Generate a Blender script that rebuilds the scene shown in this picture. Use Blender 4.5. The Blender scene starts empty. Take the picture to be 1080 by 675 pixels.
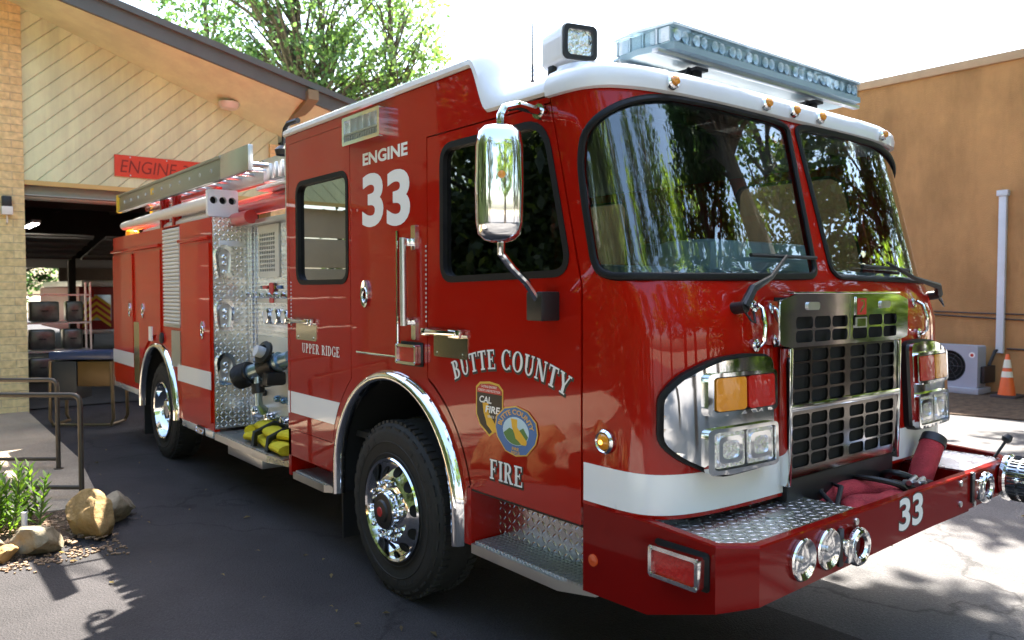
import bpy, bmesh, math, random
import numpy as np
from mathutils import Vector, Matrix, geometry
random.seed(7); RNG = np.random.default_rng(7)
SC = bpy.context.scene; COL = SC.collection
PI = math.pi

# ------------------------------------------------------------------ camera, sky, sun, exposure
cam_d = bpy.data.cameras.new('camera'); cam = bpy.data.objects.new('camera', cam_d); COL.objects.link(cam)
_r, _u, _f = Vector((.62687, .77913, 0)), Vector((-.02900, .02334, .99931)), Vector((-.77859, .62643, -.03723))
_m = Matrix((_r, _u, -_f)).transposed().to_4x4(); _m.translation = (1.67, -3.638, 1.83); cam.matrix_world = _m
cam_d.sensor_width = 36; cam_d.lens = 27.74; cam_d.clip_start = .05; cam_d.clip_end = 1500
cam_d.dof.use_dof = True; cam_d.dof.focus_distance = 4.3; cam_d.dof.aperture_fstop = 3.2
SC.camera = cam
SUN = Vector((-.36, .53, 1)).normalized()
w = bpy.data.worlds.new('World'); SC.world = w; w.use_nodes = True
nt = w.node_tree; nt.nodes.clear()
sky = nt.nodes.new('ShaderNodeTexSky'); sky.sky_type = 'NISHITA'; sky.sun_disc = False
sky.sun_elevation = math.asin(SUN.z); sky.sun_rotation = math.atan2(SUN.x, SUN.y)
sky.air_density = 1.3; sky.dust_density = 2.6; sky.ozone_density = 1.0
bg = nt.nodes.new('ShaderNodeBackground'); bg.inputs[1].default_value = .1
wo = nt.nodes.new('ShaderNodeOutputWorld')
nt.links.new(sky.outputs[0], bg.inputs[0]); nt.links.new(bg.outputs[0], wo.inputs[0])
sd = bpy.data.lights.new('sun', 'SUN'); sd.energy = 5; sd.angle = math.radians(.55); sd.color = (1, .94, .84)
sun = bpy.data.objects.new('sun', sd); COL.objects.link(sun)
sun.rotation_euler = (-SUN).to_track_quat('-Z', 'Y').to_euler(); sun.location = (0, 10, 30)
SC.view_settings.view_transform = 'Standard'; SC.view_settings.look = 'None'
SC.view_settings.exposure = 2.85; SC.view_settings.gamma = 1; SC.view_settings.use_curve_mapping = False
SC.cycles.max_bounces = 8; SC.cycles.transparent_max_bounces = 16; SC.cycles.caustics_reflective = False

# ------------------------------------------------------------------ materials
MAT = {}
def mat(name, col=(.5, .5, .5), rough=.5, metal=0, coat=0, var=0, vscale=3, bump=0, bscale=60, emit=0, spec=.5, rvar=0):
    if name in MAT: return MAT[name]
    m = bpy.data.materials.new(name); m.use_nodes = True; MAT[name] = m
    n = m.node_tree.nodes; L = m.node_tree.links; b = n['Principled BSDF']
    b.inputs['Base Color'].default_value = (*col, 1); b.inputs['Roughness'].default_value = rough
    b.inputs['Metallic'].default_value = metal; b.inputs['Coat Weight'].default_value = coat
    b.inputs['Coat Roughness'].default_value = .015; b.inputs['Specular IOR Level'].default_value = spec
    if emit:
        b.inputs['Emission Color'].default_value = (*col, 1); b.inputs['Emission Strength'].default_value = emit
    tc = n.new('ShaderNodeTexCoord')
    if var:
        z = n.new('ShaderNodeTexNoise'); z.inputs['Scale'].default_value = vscale; z.inputs['Detail'].default_value = 8; z.inputs['Roughness'].default_value = .65
        L.new(tc.outputs['Object'], z.inputs['Vector'])
        r = n.new('ShaderNodeMapRange'); r.inputs[1].default_value = .3; r.inputs[2].default_value = .7
        r.inputs[3].default_value = 1 - var; r.inputs[4].default_value = 1 + var; L.new(z.outputs[0], r.inputs[0])
        x = n.new('ShaderNodeMixRGB'); x.blend_type = 'MULTIPLY'; x.inputs[0].default_value = 1
        x.inputs[1].default_value = (*col, 1); L.new(r.outputs[0], x.inputs[2]); L.new(x.outputs[0], b.inputs['Base Color'])
    if rvar:
        z = n.new('ShaderNodeTexNoise'); z.inputs['Scale'].default_value = 7; z.inputs['Detail'].default_value = 6
        L.new(tc.outputs['Object'], z.inputs['Vector'])
        r = n.new('ShaderNodeMapRange'); r.inputs[1].default_value = .35; r.inputs[2].default_value = .75
        r.inputs[3].default_value = rough; r.inputs[4].default_value = rough + rvar
        L.new(z.outputs[0], r.inputs[0]); L.new(r.outputs[0], b.inputs['Roughness'])
    if bump:
        z = n.new('ShaderNodeTexNoise'); z.inputs['Scale'].default_value = bscale; z.inputs['Detail'].default_value = 6
        L.new(tc.outputs['Object'], z.inputs['Vector'])
        k = n.new('ShaderNodeBump'); k.inputs['Strength'].default_value = bump; k.inputs['Distance'].default_value = .02
        L.new(z.outputs[0], k.inputs['Height']); L.new(k.outputs[0], b.inputs['Normal'])
    return m
def _math(n, L, op, a, b=None, clamp=False):
    k = n.new('ShaderNodeMath'); k.operation = op; k.use_clamp = clamp
    for i, v in enumerate((a, b)):
        if v is None: continue
        if isinstance(v, (int, float)): k.inputs[i].default_value = v
        else: L.new(v, k.inputs[i])
    return k.outputs[0]
def streaks(m, sx, sz, lo):
    n = m.node_tree.nodes; L = m.node_tree.links; b = n['Principled BSDF']; tc = n.new('ShaderNodeTexCoord'); mp_ = n.new('ShaderNodeMapping'); mp_.inputs['Scale'].default_value = (sx, sx, sz); L.new(tc.outputs['Object'], mp_.inputs[0])
    z = n.new('ShaderNodeTexNoise'); z.inputs['Scale'].default_value = 1; z.inputs['Detail'].default_value = 9; z.inputs['Roughness'].default_value = .7; L.new(mp_.outputs[0], z.inputs['Vector'])
    r = n.new('ShaderNodeMapRange'); L.new(z.outputs[0], r.inputs[0]); r.inputs[1].default_value = .42; r.inputs[2].default_value = .62; r.inputs[3].default_value = lo; r.inputs[4].default_value = 1.06
    src = b.inputs['Base Color'].links[0].from_socket; x = n.new('ShaderNodeMixRGB'); x.blend_type = 'MULTIPLY'; x.inputs[0].default_value = 1; L.new(src, x.inputs[1]); L.new(r.outputs[0], x.inputs[2]); L.new(x.outputs[0], b.inputs['Base Color'])
def paint(name, col, rough=.34, scr=True):
    m = mat(name, col, rough, 0, 1, var=.06, vscale=1.2)
    n = m.node_tree.nodes; L = m.node_tree.links; b = n['Principled BSDF']
    b.inputs['Coat Roughness'].default_value = .02; b.inputs['Coat IOR'].default_value = 1.38; b.inputs['Specular IOR Level'].default_value = .05
    tc = n.new('ShaderNodeTexCoord'); z = n.new('ShaderNodeTexNoise'); z.inputs['Scale'].default_value = 2.2; z.inputs['Detail'].default_value = 1
    L.new(tc.outputs['Object'], z.inputs['Vector'])
    k = n.new('ShaderNodeBump'); k.inputs['Strength'].default_value = .03; k.inputs['Distance'].default_value = .05
    L.new(z.outputs[0], k.inputs['Height']); L.new(k.outputs[0], b.inputs['Coat Normal'])
    return m
def tread(name, ax, size=.04, col=(.74, .75, .77), rough=.2):
    """raised diamond tread, ax = the two object axes of the sheet"""
    m = mat(name, col, rough, 1, rvar=.06); n = m.node_tree.nodes; L = m.node_tree.links; b = n['Principled BSDF']
    tc = n.new('ShaderNodeTexCoord'); s = n.new('ShaderNodeSeparateXYZ'); L.new(tc.outputs['Object'], s.inputs[0])
    p = [_math(n, L, 'DIVIDE', s.outputs['XYZ'.index(a)], size) for a in ax]
    fl = [_math(n, L, 'FLOOR', q) for q in p]; fr = [_math(n, L, 'SUBTRACT', _math(n, L, 'FRACT', q), .5) for q in p]
    par = _math(n, L, 'GREATER_THAN', _math(n, L, 'PINGPONG', _math(n, L, 'ADD', fl[0], fl[1]), 1), .5)
    a = _math(n, L, 'ADD', fr[0], fr[1]); c = _math(n, L, 'SUBTRACT', fr[0], fr[1])
    sw = lambda u, v: _math(n, L, 'ADD', _math(n, L, 'MULTIPLY', u, par), _math(n, L, 'MULTIPLY', v, _math(n, L, 'SUBTRACT', 1, par)))
    lo, sh = sw(a, c), sw(c, a)
    d = _math(n, L, 'ADD', _math(n, L, 'POWER', _math(n, L, 'ABSOLUTE', _math(n, L, 'DIVIDE', lo, .66)), 2), _math(n, L, 'POWER', _math(n, L, 'ABSOLUTE', _math(n, L, 'DIVIDE', sh, .24)), 2))
    h = _math(n, L, 'SUBTRACT', 1, d, True)
    k = n.new('ShaderNodeBump'); k.inputs['Strength'].default_value = .9; k.inputs['Distance'].default_value = size * .11
    L.new(h, k.inputs['Height']); L.new(k.outputs[0], b.inputs['Normal'])
    return m
def glass(name, tint, refl=1.0, rough=0):
    m = bpy.data.materials.new(name); m.use_nodes = True; MAT[name] = m
    n = m.node_tree.nodes; L = m.node_tree.links; n.clear()
    t = n.new('ShaderNodeBsdfTransparent'); t.inputs[0].default_value = (*tint, 1)
    g = n.new('ShaderNodeBsdfGlossy'); g.inputs['Roughness'].default_value = rough; g.inputs[0].default_value = (1, 1, 1, 1)
    f = n.new('ShaderNodeFresnel'); ge = n.new('ShaderNodeNewGeometry')
    ri = n.new('ShaderNodeMapRange'); L.new(ge.outputs['Backfacing'], ri.inputs[0]); ri.inputs[3].default_value = 1.6; ri.inputs[4].default_value = 1 / 1.6; L.new(ri.outputs[0], f.inputs[0])
    k = _math(n, L, 'MULTIPLY', f.outputs[0], refl, True)
    x = n.new('ShaderNodeMixShader'); L.new(k, x.inputs[0]); L.new(t.outputs[0], x.inputs[1]); L.new(g.outputs[0], x.inputs[2])
    o = n.new('ShaderNodeOutputMaterial'); L.new(x.outputs[0], o.inputs[0]); return m
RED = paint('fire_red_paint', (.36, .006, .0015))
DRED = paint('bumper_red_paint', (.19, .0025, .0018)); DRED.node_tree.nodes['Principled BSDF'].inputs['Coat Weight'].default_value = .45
BODYGLOW = paint('red_paint_brick_glow', (.48, .014, .002)); BODYGLOW.node_tree.nodes['Principled BSDF'].inputs['Coat Weight'].default_value = .6  # fire red with the orange of reflected brick painted into it
WHITE = paint('white_paint', (.78, .8, .83))
STRIPE = mat('reflective_white_stripe', (.87, .87, .87), .25, 0, .6)
CHROME = mat('chrome', (.83, .84, .85), .045, 1, rvar=.05)
ALU = mat('brushed_aluminium', (.62, .63, .64), .28, 1, rvar=.15)
PALE = mat('pale_panel', (.66, .65, .6), .35, .35, var=.06)
DARKM = mat('dark_metal', (.03, .03, .034), .45, .4)
BLACK = mat('black_plastic', (.012, .012, .013), .42)
RUBBER = mat('tyre_rubber', (.017, .016, .015), .72, var=.25, vscale=9, bump=.12, bscale=90)
SEAL = mat('rubber_seal', (.006, .006, .007), .5, spec=.25)
VOID = mat('dark_void', (.006, .006, .006), .9)
TR_XY = tread('tread_plate_flat', 'XY', .036, (.8, .82, .85), .27); TR_XZ = tread('tread_plate_side', 'XZ', .04, (.7, .71, .73)); TR_YZ = tread('tread_plate_end', 'YZ', .04, (.8, .79, .74), .24)
WSGLASS = glass('windshield_glass', (.70, .77, .77), 1.7)
SIDEGLASS = glass('tinted_side_glass', (.28, .28, .27), 3.2)
BARGLASS = glass('light_bar_lens', (.86, .93, .96), .7)
CLEAR = glass('clear_lens', (.97, .98, .99), .6)
AMBER = mat('amber_lens', (.75, .27, .015), .12, 0, 1, bump=.15, bscale=40)
REDL = mat('red_lens', (.5, .012, .008), .12, 0, 1, bump=.15, bscale=40)
ORANGEL = mat('orange_lens', (.7, .09, .015), .15, 0, 1, bump=.1, bscale=40)
LED = mat('lit_amber_bulb', (1, .42, .05), .2, 0, .5, emit=1.2)
SILVERLENS = mat('lamp_reflector', (.86, .88, .9), .16, 1, bump=.5, bscale=45)
YEL = mat('yellow_jacket', (.68, .55, .015), .75, bump=.35, bscale=180, var=.12, vscale=14)
TXTW = mat('white_lettering', (.82, .82, .8), .35, 0, .3)
TXTK = mat('black_outline', (.012, .01, .01), .4)
GOLD = mat('gold_leaf', (.62, .40, .06), .35, .3)

# ------------------------------------------------------------------ mesh helpers
ORG = {}
def smoothstep(a, b, x):
    t = min(1, max(0, (x - a) / (b - a))); return t * t * (3 - 2 * t)
def pip(p, poly):
    x, y = p; c = False; j = len(poly) - 1
    for i in range(len(poly)):
        xi, yi = poly[i]; xj, yj = poly[j]
        if (yi > y) != (yj > y) and x < (xj - xi) * (y - yi) / (yj - yi) + xi: c = not c
        j = i
    return c
def cdt(polys, inside, pts=()):
    vs, es = [], []
    for p in polys:
        k = len(vs); vs += [Vector(q) for q in p]; es += [(k + i, k + (i + 1) % len(p)) for i in range(len(p))]
    vs += [Vector(q) for q in pts]
    V, E, F, *_ = geometry.delaunay_2d_cdt(vs, es, [], 0, 1e-5)
    out = []
    for f in F:
        c = sum((V[i] for i in f), Vector((0, 0))) / len(f)
        if inside(c): out.append(tuple(f))
    return [tuple(v) for v in V], out
def rrect(x0, x1, y0, y1, r, k=5):
    out = []
    for cx_, cy_, a in ((x1 - r, y1 - r, 0), (x0 + r, y1 - r, 90), (x0 + r, y0 + r, 180), (x1 - r, y0 + r, 270)):
        for i in range(k + 1):
            t = math.radians(a + 90 * i / k); out.append((cx_ + r * math.cos(t), cy_ + r * math.sin(t)))
    return out
def rpoly(pts, r, k=6):
    """polygon with rounded corners, r scalar or list"""
    out = []; n = len(pts)
    for i in range(n):
        p, a, b = Vector(pts[i]), Vector(pts[i - 1]), Vector(pts[(i + 1) % n])
        rr = r[i] if isinstance(r, (list, tuple)) else r
        if rr <= 0: out.append(tuple(p)); continue
        d1, d2 = (a - p), (b - p); q = min(rr, d1.length * .45, d2.length * .45)
        s, e = p + d1.normalized() * q, p + d2.normalized() * q
        for j in range(k + 1):
            t = j / k; out.append(tuple(s * (1 - t) ** 2 + p * 2 * t * (1 - t) + e * t * t))
    return out
class MB:
    def __init__(s): s.v = []; s.f = []; s.m = []
    def add(s, vs, fs, m=0):
        k = len(s.v); s.v += [tuple(v) for v in vs]; s.f += [tuple(k + i for i in f) for f in fs]; s.m += [m] * len(fs); return s
    def box(s, x0, x1, y0, y1, z0, z1, bev=0, m=0, T=None):
        bm = bmesh.new(); bmesh.ops.create_cube(bm, size=1)
        for v in bm.verts: v.co = Vector(((x0 + x1) / 2 + v.co.x * (x1 - x0), (y0 + y1) / 2 + v.co.y * (y1 - y0), (z0 + z1) / 2 + v.co.z * (z1 - z0)))
        if bev: bmesh.ops.bevel(bm, geom=bm.edges[:], offset=bev, segments=2, affect='EDGES', profile=.6)
        bm.verts.index_update()
        vs = [v.co.copy() for v in bm.verts]
        if T is not None: vs = [T @ v for v in vs]
        s.add(vs, [[v.index for v in f.verts] for f in bm.faces], m); bm.free(); return s
    def tube(s, pts, r, seg=10, closed=False, m=0, cap=True, flat=1.0):
        P = [Vector(p) for p in pts]; n = len(P); R = r if isinstance(r, (list, tuple)) else [r] * n
        T = []
        for i in range(n):
            a = P[i - 1] if (i or closed) else P[i]; b = P[(i + 1) % n] if (i < n - 1 or closed) else P[i]
            T.append((b - a).normalized())
        u = T[0].cross(Vector((0, 0, 1)));
        if u.length < .05: u = T[0].cross(Vector((0, 1, 0)))
        u.normalize(); vs = []; fs = []
        for i in range(n):
            u = (u - T[i] * u.dot(T[i])).normalized(); w_ = T[i].cross(u)
            for j in range(seg):
                a = 2 * PI * j / seg; vs.append(P[i] + u * math.cos(a) * R[i] + w_ * math.sin(a) * R[i] * flat)
        N = n if closed else n - 1
        for i in range(N):
            for j in range(seg):
                a, b = i * seg + j, i * seg + (j + 1) % seg; c, d = ((i + 1) % n) * seg + (j + 1) % seg, ((i + 1) % n) * seg + j
                fs.append((a, b, c, d))
        if cap and not closed:
            fs.append(tuple(range(seg))[::-1]); fs.append(tuple((n - 1) * seg + j for j in range(seg)))
        return s.add(vs, fs, m)
    def cyl(s, a, b, r0, r1=None, seg=20, m=0): return s.tube([a, b], [r0, r0 if r1 is None else r1], seg, m=m)
    def lathe(s, prof, o, axis, seg=32, m=0, ref=None):
        A = Vector(axis).normalized(); u = A.cross(Vector((0, 0, 1)))
        if u.length < .05: u = A.cross(Vector((0, 1, 0)))
        u.normalize(); w_ = A.cross(u); o = Vector(o); vs = []; fs = []; n = len(prof)
        for j in range(seg):
            a = 2 * PI * j / seg; d = u * math.cos(a) + w_ * math.sin(a)
            for r, h in prof: vs.append(o + d * r + A * h)
        for j in range(seg):
            for i in range(n - 1):
                a, b = j * n + i, ((j + 1) % seg) * n + i; fs.append((a, b, b + 1, a + 1))
        return s.add(vs, fs, m)
    def plate(s, outer, mp, d0, d1, holes=(), pts=(), m=0, back=True):
        """sheet with holes; mp(a,b,d)->3D, front face at d1, back at d0"""
        ins = lambda c: pip(c, outer) and not any(pip(c, h) for h in holes)
        V, F = cdt([outer, *holes], ins, [p for p in pts if ins(p)])
        n = len(V); s.add([mp(a, b, d1) for a, b in V], F, m)
        if back: s.add([mp(a, b, d0) for a, b in V], [f[::-1] for f in F], m)
        for loop in (outer, *holes):
            k = len(loop); s.add([mp(a, b, d) for d in (d1, d0) for a, b in loop], [(i, k + i, k + (i + 1) % k, (i + 1) % k) for i in range(k)], m)
        return s
    def build(s, name, mats, parent=None, ang=35, org=None, kind=None):
        me = bpy.data.meshes.new(name)
        po = ORG.get(parent.name, Vector()) if parent else Vector()
        if org is None: org = po if parent else Vector()
        org = Vector(org)
        me.from_pydata([Vector(v) - org for v in s.v], [], s.f); me.validate()
        for q in (mats if isinstance(mats, (list, tuple)) else [mats]): me.materials.append(q)
        if any(s.m): me.polygons.foreach_set('material_index', s.m[:len(me.polygons)])
        bm = bmesh.new(); bm.from_mesh(me); bmesh.ops.remove_doubles(bm, verts=bm.verts, dist=2e-5); bmesh.ops.recalc_face_normals(bm, faces=bm.faces); bm.to_mesh(me); bm.free()
        me.shade_smooth(); me.set_sharp_from_angle(angle=math.radians(ang))
        o = bpy.data.objects.new(name, me); COL.objects.link(o); o.location = org - po
        if parent: o.parent = parent
        ORG[o.name] = org
        if kind: o['kind'] = kind
        return o
def thing(name, label, cat, loc=(0, 0, 0), group=None):
    o = bpy.data.objects.new(name, None); COL.objects.link(o); o.location = loc; ORG[o.name] = Vector(loc)
    o.empty_display_size = .2
    return tag(o, label, cat, group)
def tag(o, label, cat, group=None):
    o['label'] = label; o['category'] = cat
    if group: o['group'] = group
    return o
def dup(root, loc, label=None, rotz=None):
    r = root.copy(); COL.objects.link(r); r.location = loc; ORG[r.name] = Vector(loc)
    if rotz is not None: r.rotation_euler.z = rotz
    if label: r['label'] = label
    for ch in list(root.children):
        c = ch.copy(); COL.objects.link(c); c.parent = r
        for g in list(ch.children):
            d = g.copy(); COL.objects.link(d); d.parent = c
    return r
# ---- lettering
def sans(text, bold=.0):
    """2D mesh of sans capitals, cap height 1, starting at x = 0"""
    cu = bpy.data.curves.new('t', 'FONT'); cu.body = text; cu.size = 1; cu.offset = bold; cu.resolution_u = 5
    o = bpy.data.objects.new('t', cu); COL.objects.link(o); dg = bpy.context.evaluated_depsgraph_get()
    me = bpy.data.meshes.new_from_object(o.evaluated_get(dg))
    V = np.array([v.co[:2] for v in me.vertices]); F = [tuple(p.vertices) for p in me.polygons]
    bpy.data.objects.remove(o); bpy.data.curves.remove(cu); bpy.data.meshes.remove(me)
    h = V[:, 1].max() - V[:, 1].min(); V[:, 1] -= V[:, 1].min(); V[:, 0] -= V[:, 0].min()
    return V / h, F
def put_text(mb, VF, mp, d, width=None, height=1, shear=0, m=0, anchor=0):
    V, F = VF; x = V[:, 0] + shear * V[:, 1]; k = (width / (x.max() - x.min())) if width else height
    x = (x - x.min()) * k; x = x - anchor * x.max()
    mb.add([mp(a, b * height, d) for a, b in zip(x, V[:, 1])], F, m)
def ell(cx_, cy_, rx, ry, a0, a1, T, t, g=0, k=18):
    A = [math.radians(a0 + (a1 - a0) * i / k) for i in range(k + 1)]
    o = [(cx_ + (rx + g) * math.cos(a), cy_ + (ry + g) * math.sin(a)) for a in A]
    i_ = [(cx_ + max(.01, rx - T - g) * math.cos(a), cy_ + max(.01, ry - t - g) * math.sin(a)) for a in A[::-1]]
    return o + i_
def glyph(c, g=0):
    T, t, S = .2, .085, .085
    R = lambda x0, y0, x1, y1: [(x0 - g, y0 - g), (x1 + g, y0 - g), (x1 + g, y1 + g), (x0 - g, y1 + g)]
    D = lambda x0, y0, x1, y1, w_: [(x0 - g, y0 - g), (x0 + w_ + g, y0 - g), (x1 + w_ + g, y1 + g), (x1 - g, y1 + g)]
    st = lambda x, w_=T: [R(x, 0, x + w_, 1), R(x - .08, 0, x + w_ + .08, S), R(x - .08, 1 - S, x + w_ + .08, 1)]
    if c == 'I': return st(.1), .4
    if c == 'T': return [R(.29, 0, .49, 1), R(.2, 0, .58, S), R(.02, 1 - S, .76, 1), R(.02, .74, .09, 1), R(.69, .74, .76, 1)], .78
    if c in 'EF':
        p = st(.1) + [R(.1, 1 - S, .66, 1), R(.59, .74, .66, 1), R(.1, .47, .5, .55), R(.45, .38, .51, .64)]
        if c == 'E': p += [R(.1, 0, .7, S), R(.63, 0, .7, .27)]
        return p, .74
    if c == 'B': return st(.1) + [ell(.34, .755, .3, .245, -90, 90, .19, t, g), ell(.36, .275, .34, .275, -90, 90, .2, t, g), R(.2, 1 - S, .36, 1), R(.2, 0, .38, S), R(.2, .49, .36, .56)], .78
    if c in 'PR':
        p = st(.1) + [ell(.34, .73, .32, .27, -90, 90, .19, t, g), R(.2, 1 - S, .36, 1), R(.2, .46, .36, .46 + t)]
        if c == 'R': p += [D(.56, 0, .3, .5, .2), R(.55, 0, .84, S)]
        return p, (.84 if c == 'R' else .74)
    if c == 'D': return st(.1) + [ell(.3, .5, .5, .5, -90, 90, .2, t, g), R(.2, 1 - S, .32, 1), R(.2, 0, .32, S)], .86
    if c == 'O': return [ell(.44, .5, .44, .52, 0, 180, .2, .07, g), ell(.44, .5, .44, .52, 180, 360, .2, .07, g)], .9
    if c in 'CG':
        p = [ell(.44, .5, .44, .52, 48, 312, .2, .07, g), R(.7, .68, .77, .98)]
        p += [R(.6, .0, .78, .42), R(.52, .36, .86, .43)] if c == 'G' else [R(.7, .02, .77, .26)]
        return p, .86
    if c == 'U': return [R(.1, .36, .3, 1), R(.02, 1 - S, .38, 1), R(.63, .36, .73, 1), R(.55, 1 - S, .81, 1), ell(.415, .38, .315, .4, 180, 360, .16, .09, g)], .84
    if c == 'N': return [R(.1, 0, .19, 1), R(.02, 0, .28, S), R(.02, 1 - S, .22, 1), R(.7, 0, .79, 1), R(.61, 1 - S, .87, 1), D(.6, 0, .06, 1, .2)], .9
    if c == 'Y': return [R(.32, 0, .52, .46), R(.22, 0, .62, S), D(.32, .38, .02, 1, .2), D(.4, .4, .68, 1, .1), R(-.02, 1 - S, .3, 1), R(.58, 1 - S, .86, 1)], .84
    return [], .4
def serif(mb, text, mp, d, height, arc=None, gap=.06, g=0, m=0, cond=1.0):
    """serif capitals; text centred on a = 0; arc = radius of the baseline (bulging upwards)"""
    adv = [glyph(c)[1] + gap for c in text]; tot = sum(adv) - gap; x = -tot / 2
    for c, a in zip(text, adv):
        P, w_ = glyph(c, g)
        if P:
            V, F = cdt(P, lambda q: any(pip(q, p) for p in P))
            out = []
            for px, py in V:
                X, Y = (px - w_ / 2) * height * cond, py * height
                c0 = (x + w_ / 2) * height * cond
                if arc:
                    th = c0 / arc; out.append((math.sin(th) * (arc + Y) + math.cos(th) * X, math.cos(th) * (arc + Y) - math.sin(th) * X - arc))
                else: out.append((c0 + X, Y))
            mb.add([mp(a_, b_, d) for a_, b_ in out], F, m)
        x += a
# ---- shape of the cab nose: u in [-1,1] runs round the nose at height z
NW, NY = 1.33, .08
_X0 = [(0, -.81), (1.85, -.815), (2.7, -1.03)]
_XF = [(0, -.325), (1.08, -.325), (1.7, -.355), (1.86, -.405), (1.94, -.435), (2.72, -.635)]
_NN = [(0, 6), (1.65, 5.8), (1.94, 4.6), (2.72, 4.6)]
_cache = {}
def _row(z):
    k = round(z, 3)
    if k not in _cache:
        x0, xf, n = (np.interp(k, [a for a, _ in T], [b for _, b in T]) for T in (_X0, _XF, _NN))
        t = np.linspace(0, PI / 2, 500); c, s = np.cos(t), np.sin(t)
        x = x0 + (xf - x0) * c ** (2 / n); y = NW * s ** (2 / n)
        d = np.concatenate([[0], np.cumsum(np.hypot(np.diff(x), np.diff(y)))]); _cache[k] = (d / d[-1], x, y)
    return _cache[k]
def _nose(u, z):
    q, x, y = _row(z); a = min(1, abs(u)); return Vector((np.interp(a, q, x), NY + math.copysign(1, u) * np.interp(a, q, y), z))
def nose(u, z, d=0):
    p = _nose(u, z)
    if d:
        e = .012; a = _nose(max(-1, u - e), z); b = _nose(min(1, u + e), z); c = _nose(u, z + .02) - _nose(u, z - .02)
        p = p + (b - a).cross(c).normalized() * d
    return p
US = 1.62      # metres of nose per unit of u, for grids
def nose_patch(mb, outline, d0, d1, holes=(), step=.03, m=0, back=True):
    us = [p[0] for p in outline]; zs = [p[1] for p in outline]; pts = []
    for i in np.arange(min(us), max(us), step / US):
        for j in np.arange(min(zs), max(zs), step * 1.3): pts.append((i + 1e-4, j + 1e-4))
    return mb.plate(outline, lambda a, b, d: nose(a, b, d), d0, d1, holes, pts, m, back)
def dens(poly, step):
    out = []
    for i in range(len(poly)):
        a, b = Vector(poly[i]), Vector(poly[(i + 1) % len(poly)]); n = max(1, int(((b - a).length) / step))
        out += [tuple(a.lerp(b, k / n)) for k in range(n)]
    return out
def clean_loop(poly):
    out = []
    for p in poly:
        if not out or (Vector(p) - Vector(out[-1])).length > 1e-4: out.append(p)
    return out

# ================================================================== the fire engine
engine = thing('fire_engine', 'red and white fire engine with chrome grille and light bar parked on the asphalt', 'fire engine', (-4.5, NY, 0))
SIDE = lambda y0=-1.25: (lambda a, b, d: Vector((a, y0 - d, b)))            # right flank, d outward
FAR = lambda y0=1.41: (lambda a, b, d: Vector((a, y0 + d, b)))
FRONT = lambda x0: (lambda a, b, d: Vector((x0 + d, a, b)))
WC = (-2.435, .62)
def arc(cx_, cz_, r, a0, a1, k=24): return [(cx_ + r * math.cos(math.radians(a0 + (a1 - a0) * i / k)), cz_ + r * math.sin(math.radians(a0 + (a1 - a0) * i / k))) for i in range(k + 1)]

# ---- cab flanks and doors
aF = lambda r, x: math.degrees(math.acos((x - WC[0]) / r))
crew_poly = [(-3.93, .80)] + arc(*WC, .83, 180 - math.degrees(math.asin(.18 / .83)), aF(.83, -2.965), 14) + [(-2.965, 2.90), (-3.93, 2.90)]
front_poly = [(-.815, .80), (-.822, 1.86), (-1.022, 2.672), (-2.045, 2.672)] + arc(*WC, .81, aF(.81, -2.045), 13, 14) + [(-1.655, .80)]
crew_win = rrect(-3.79, -3.0, 1.885, 2.60, .085)
front_win = rpoly([(-1.905, 1.885), (-.885, 1.905), (-1.06, 2.605), (-1.905, 2.605)], [.1, .12, .14, .1])
def grow(poly, g):
    c = Vector((sum(p[0] for p in poly) / len(poly), sum(p[1] for p in poly) / len(poly))); out = []; n = len(poly)
    for i in range(n):
        a, b = Vector(poly[i - 1]), Vector(poly[(i + 1) % n]); t = b - a
        if t.length < 1e-6: continue
        nn = Vector((t.y, -t.x)).normalized(); p = Vector(poly[i])
        if sum((poly[k][0] * poly[(k + 1) % n][1] - poly[(k + 1) % n][0] * poly[k][1]) for k in range(n)) < 0: nn = -nn
        out.append(tuple(p + nn * g))
    return out
crew_poly = clean_loop(crew_poly); front_poly = clean_loop(front_poly)
side_poly = clean_loop([(-3.975, .60), (-3.135, .60)] + arc(*WC, .70, 180, 0) + [(-1.735, .50), (-1.675, .50), (-1.672, .80)] +
    arc(*WC, .822, 14, aF(.822, -2.053), 12) + [(-2.053, 2.680), (-1.024, 2.680), (-1.03, 2.705), (-1.478, 2.72), (-1.63, 2.965), (-3.975, 2.965)])
def flank(mp, near):
    MB().plate(side_poly, mp, -.035, 0, [grow(crew_poly, .006)]).build('cab_side', RED, engine)
    out = []
    for nm, poly, win in (('crew_door', crew_poly, crew_win), ('front_door', front_poly, front_win)):
        d = MB().plate(poly, mp, -.035, 0, [win])
        d = d.build(nm, RED, engine, org=mp(sum(p[0] for p in poly) / len(poly), poly[0][1], 0)); out.append(d)
        s = MB().plate(grow(win, .014), mp, -.03, .005, [grow(win, -.02)])
        s.build('window_seal', SEAL, d)
        MB().plate(grow(win, -.016), mp, -.026, -.022).build('window_glass', SIDEGLASS if near else WSGLASS, d)
    return out
crew_door, front_door = flank(SIDE(), True); flank(FAR(), False)
S = SIDE()
def handle(x, z, door, wd=.36):
    p = MB(); p.plate(rrect(x + .02, x + wd, z - .125, z + .0, .012), S, 0, .005)
    for a in (.05, wd - .05): p.cyl(S(x + a, z - .105, 0), S(x + a, z - .105, .009), .008, seg=8)
    p.build('handle_plate', GOLDPL, door)
    h = MB(); h.box(x - .05, x + wd - .06, -1.298, -1.276, z - .004, z + .024, .01)
    h.box(x - .05, x + .0, -1.298, -1.25, z - .012, z + .03, .009); h.box(x + wd - .14, x + wd - .03, -1.29, -1.25, z - .016, z + .03, .01)
    h.build('door_handle', CHROME, door)
GOLDPL = mat('polished_plate', (.72, .66, .5), .12, 1)
handle(-2.0, 1.595, front_door, .34); handle(-3.83, 1.60, crew_door, .36)

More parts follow.
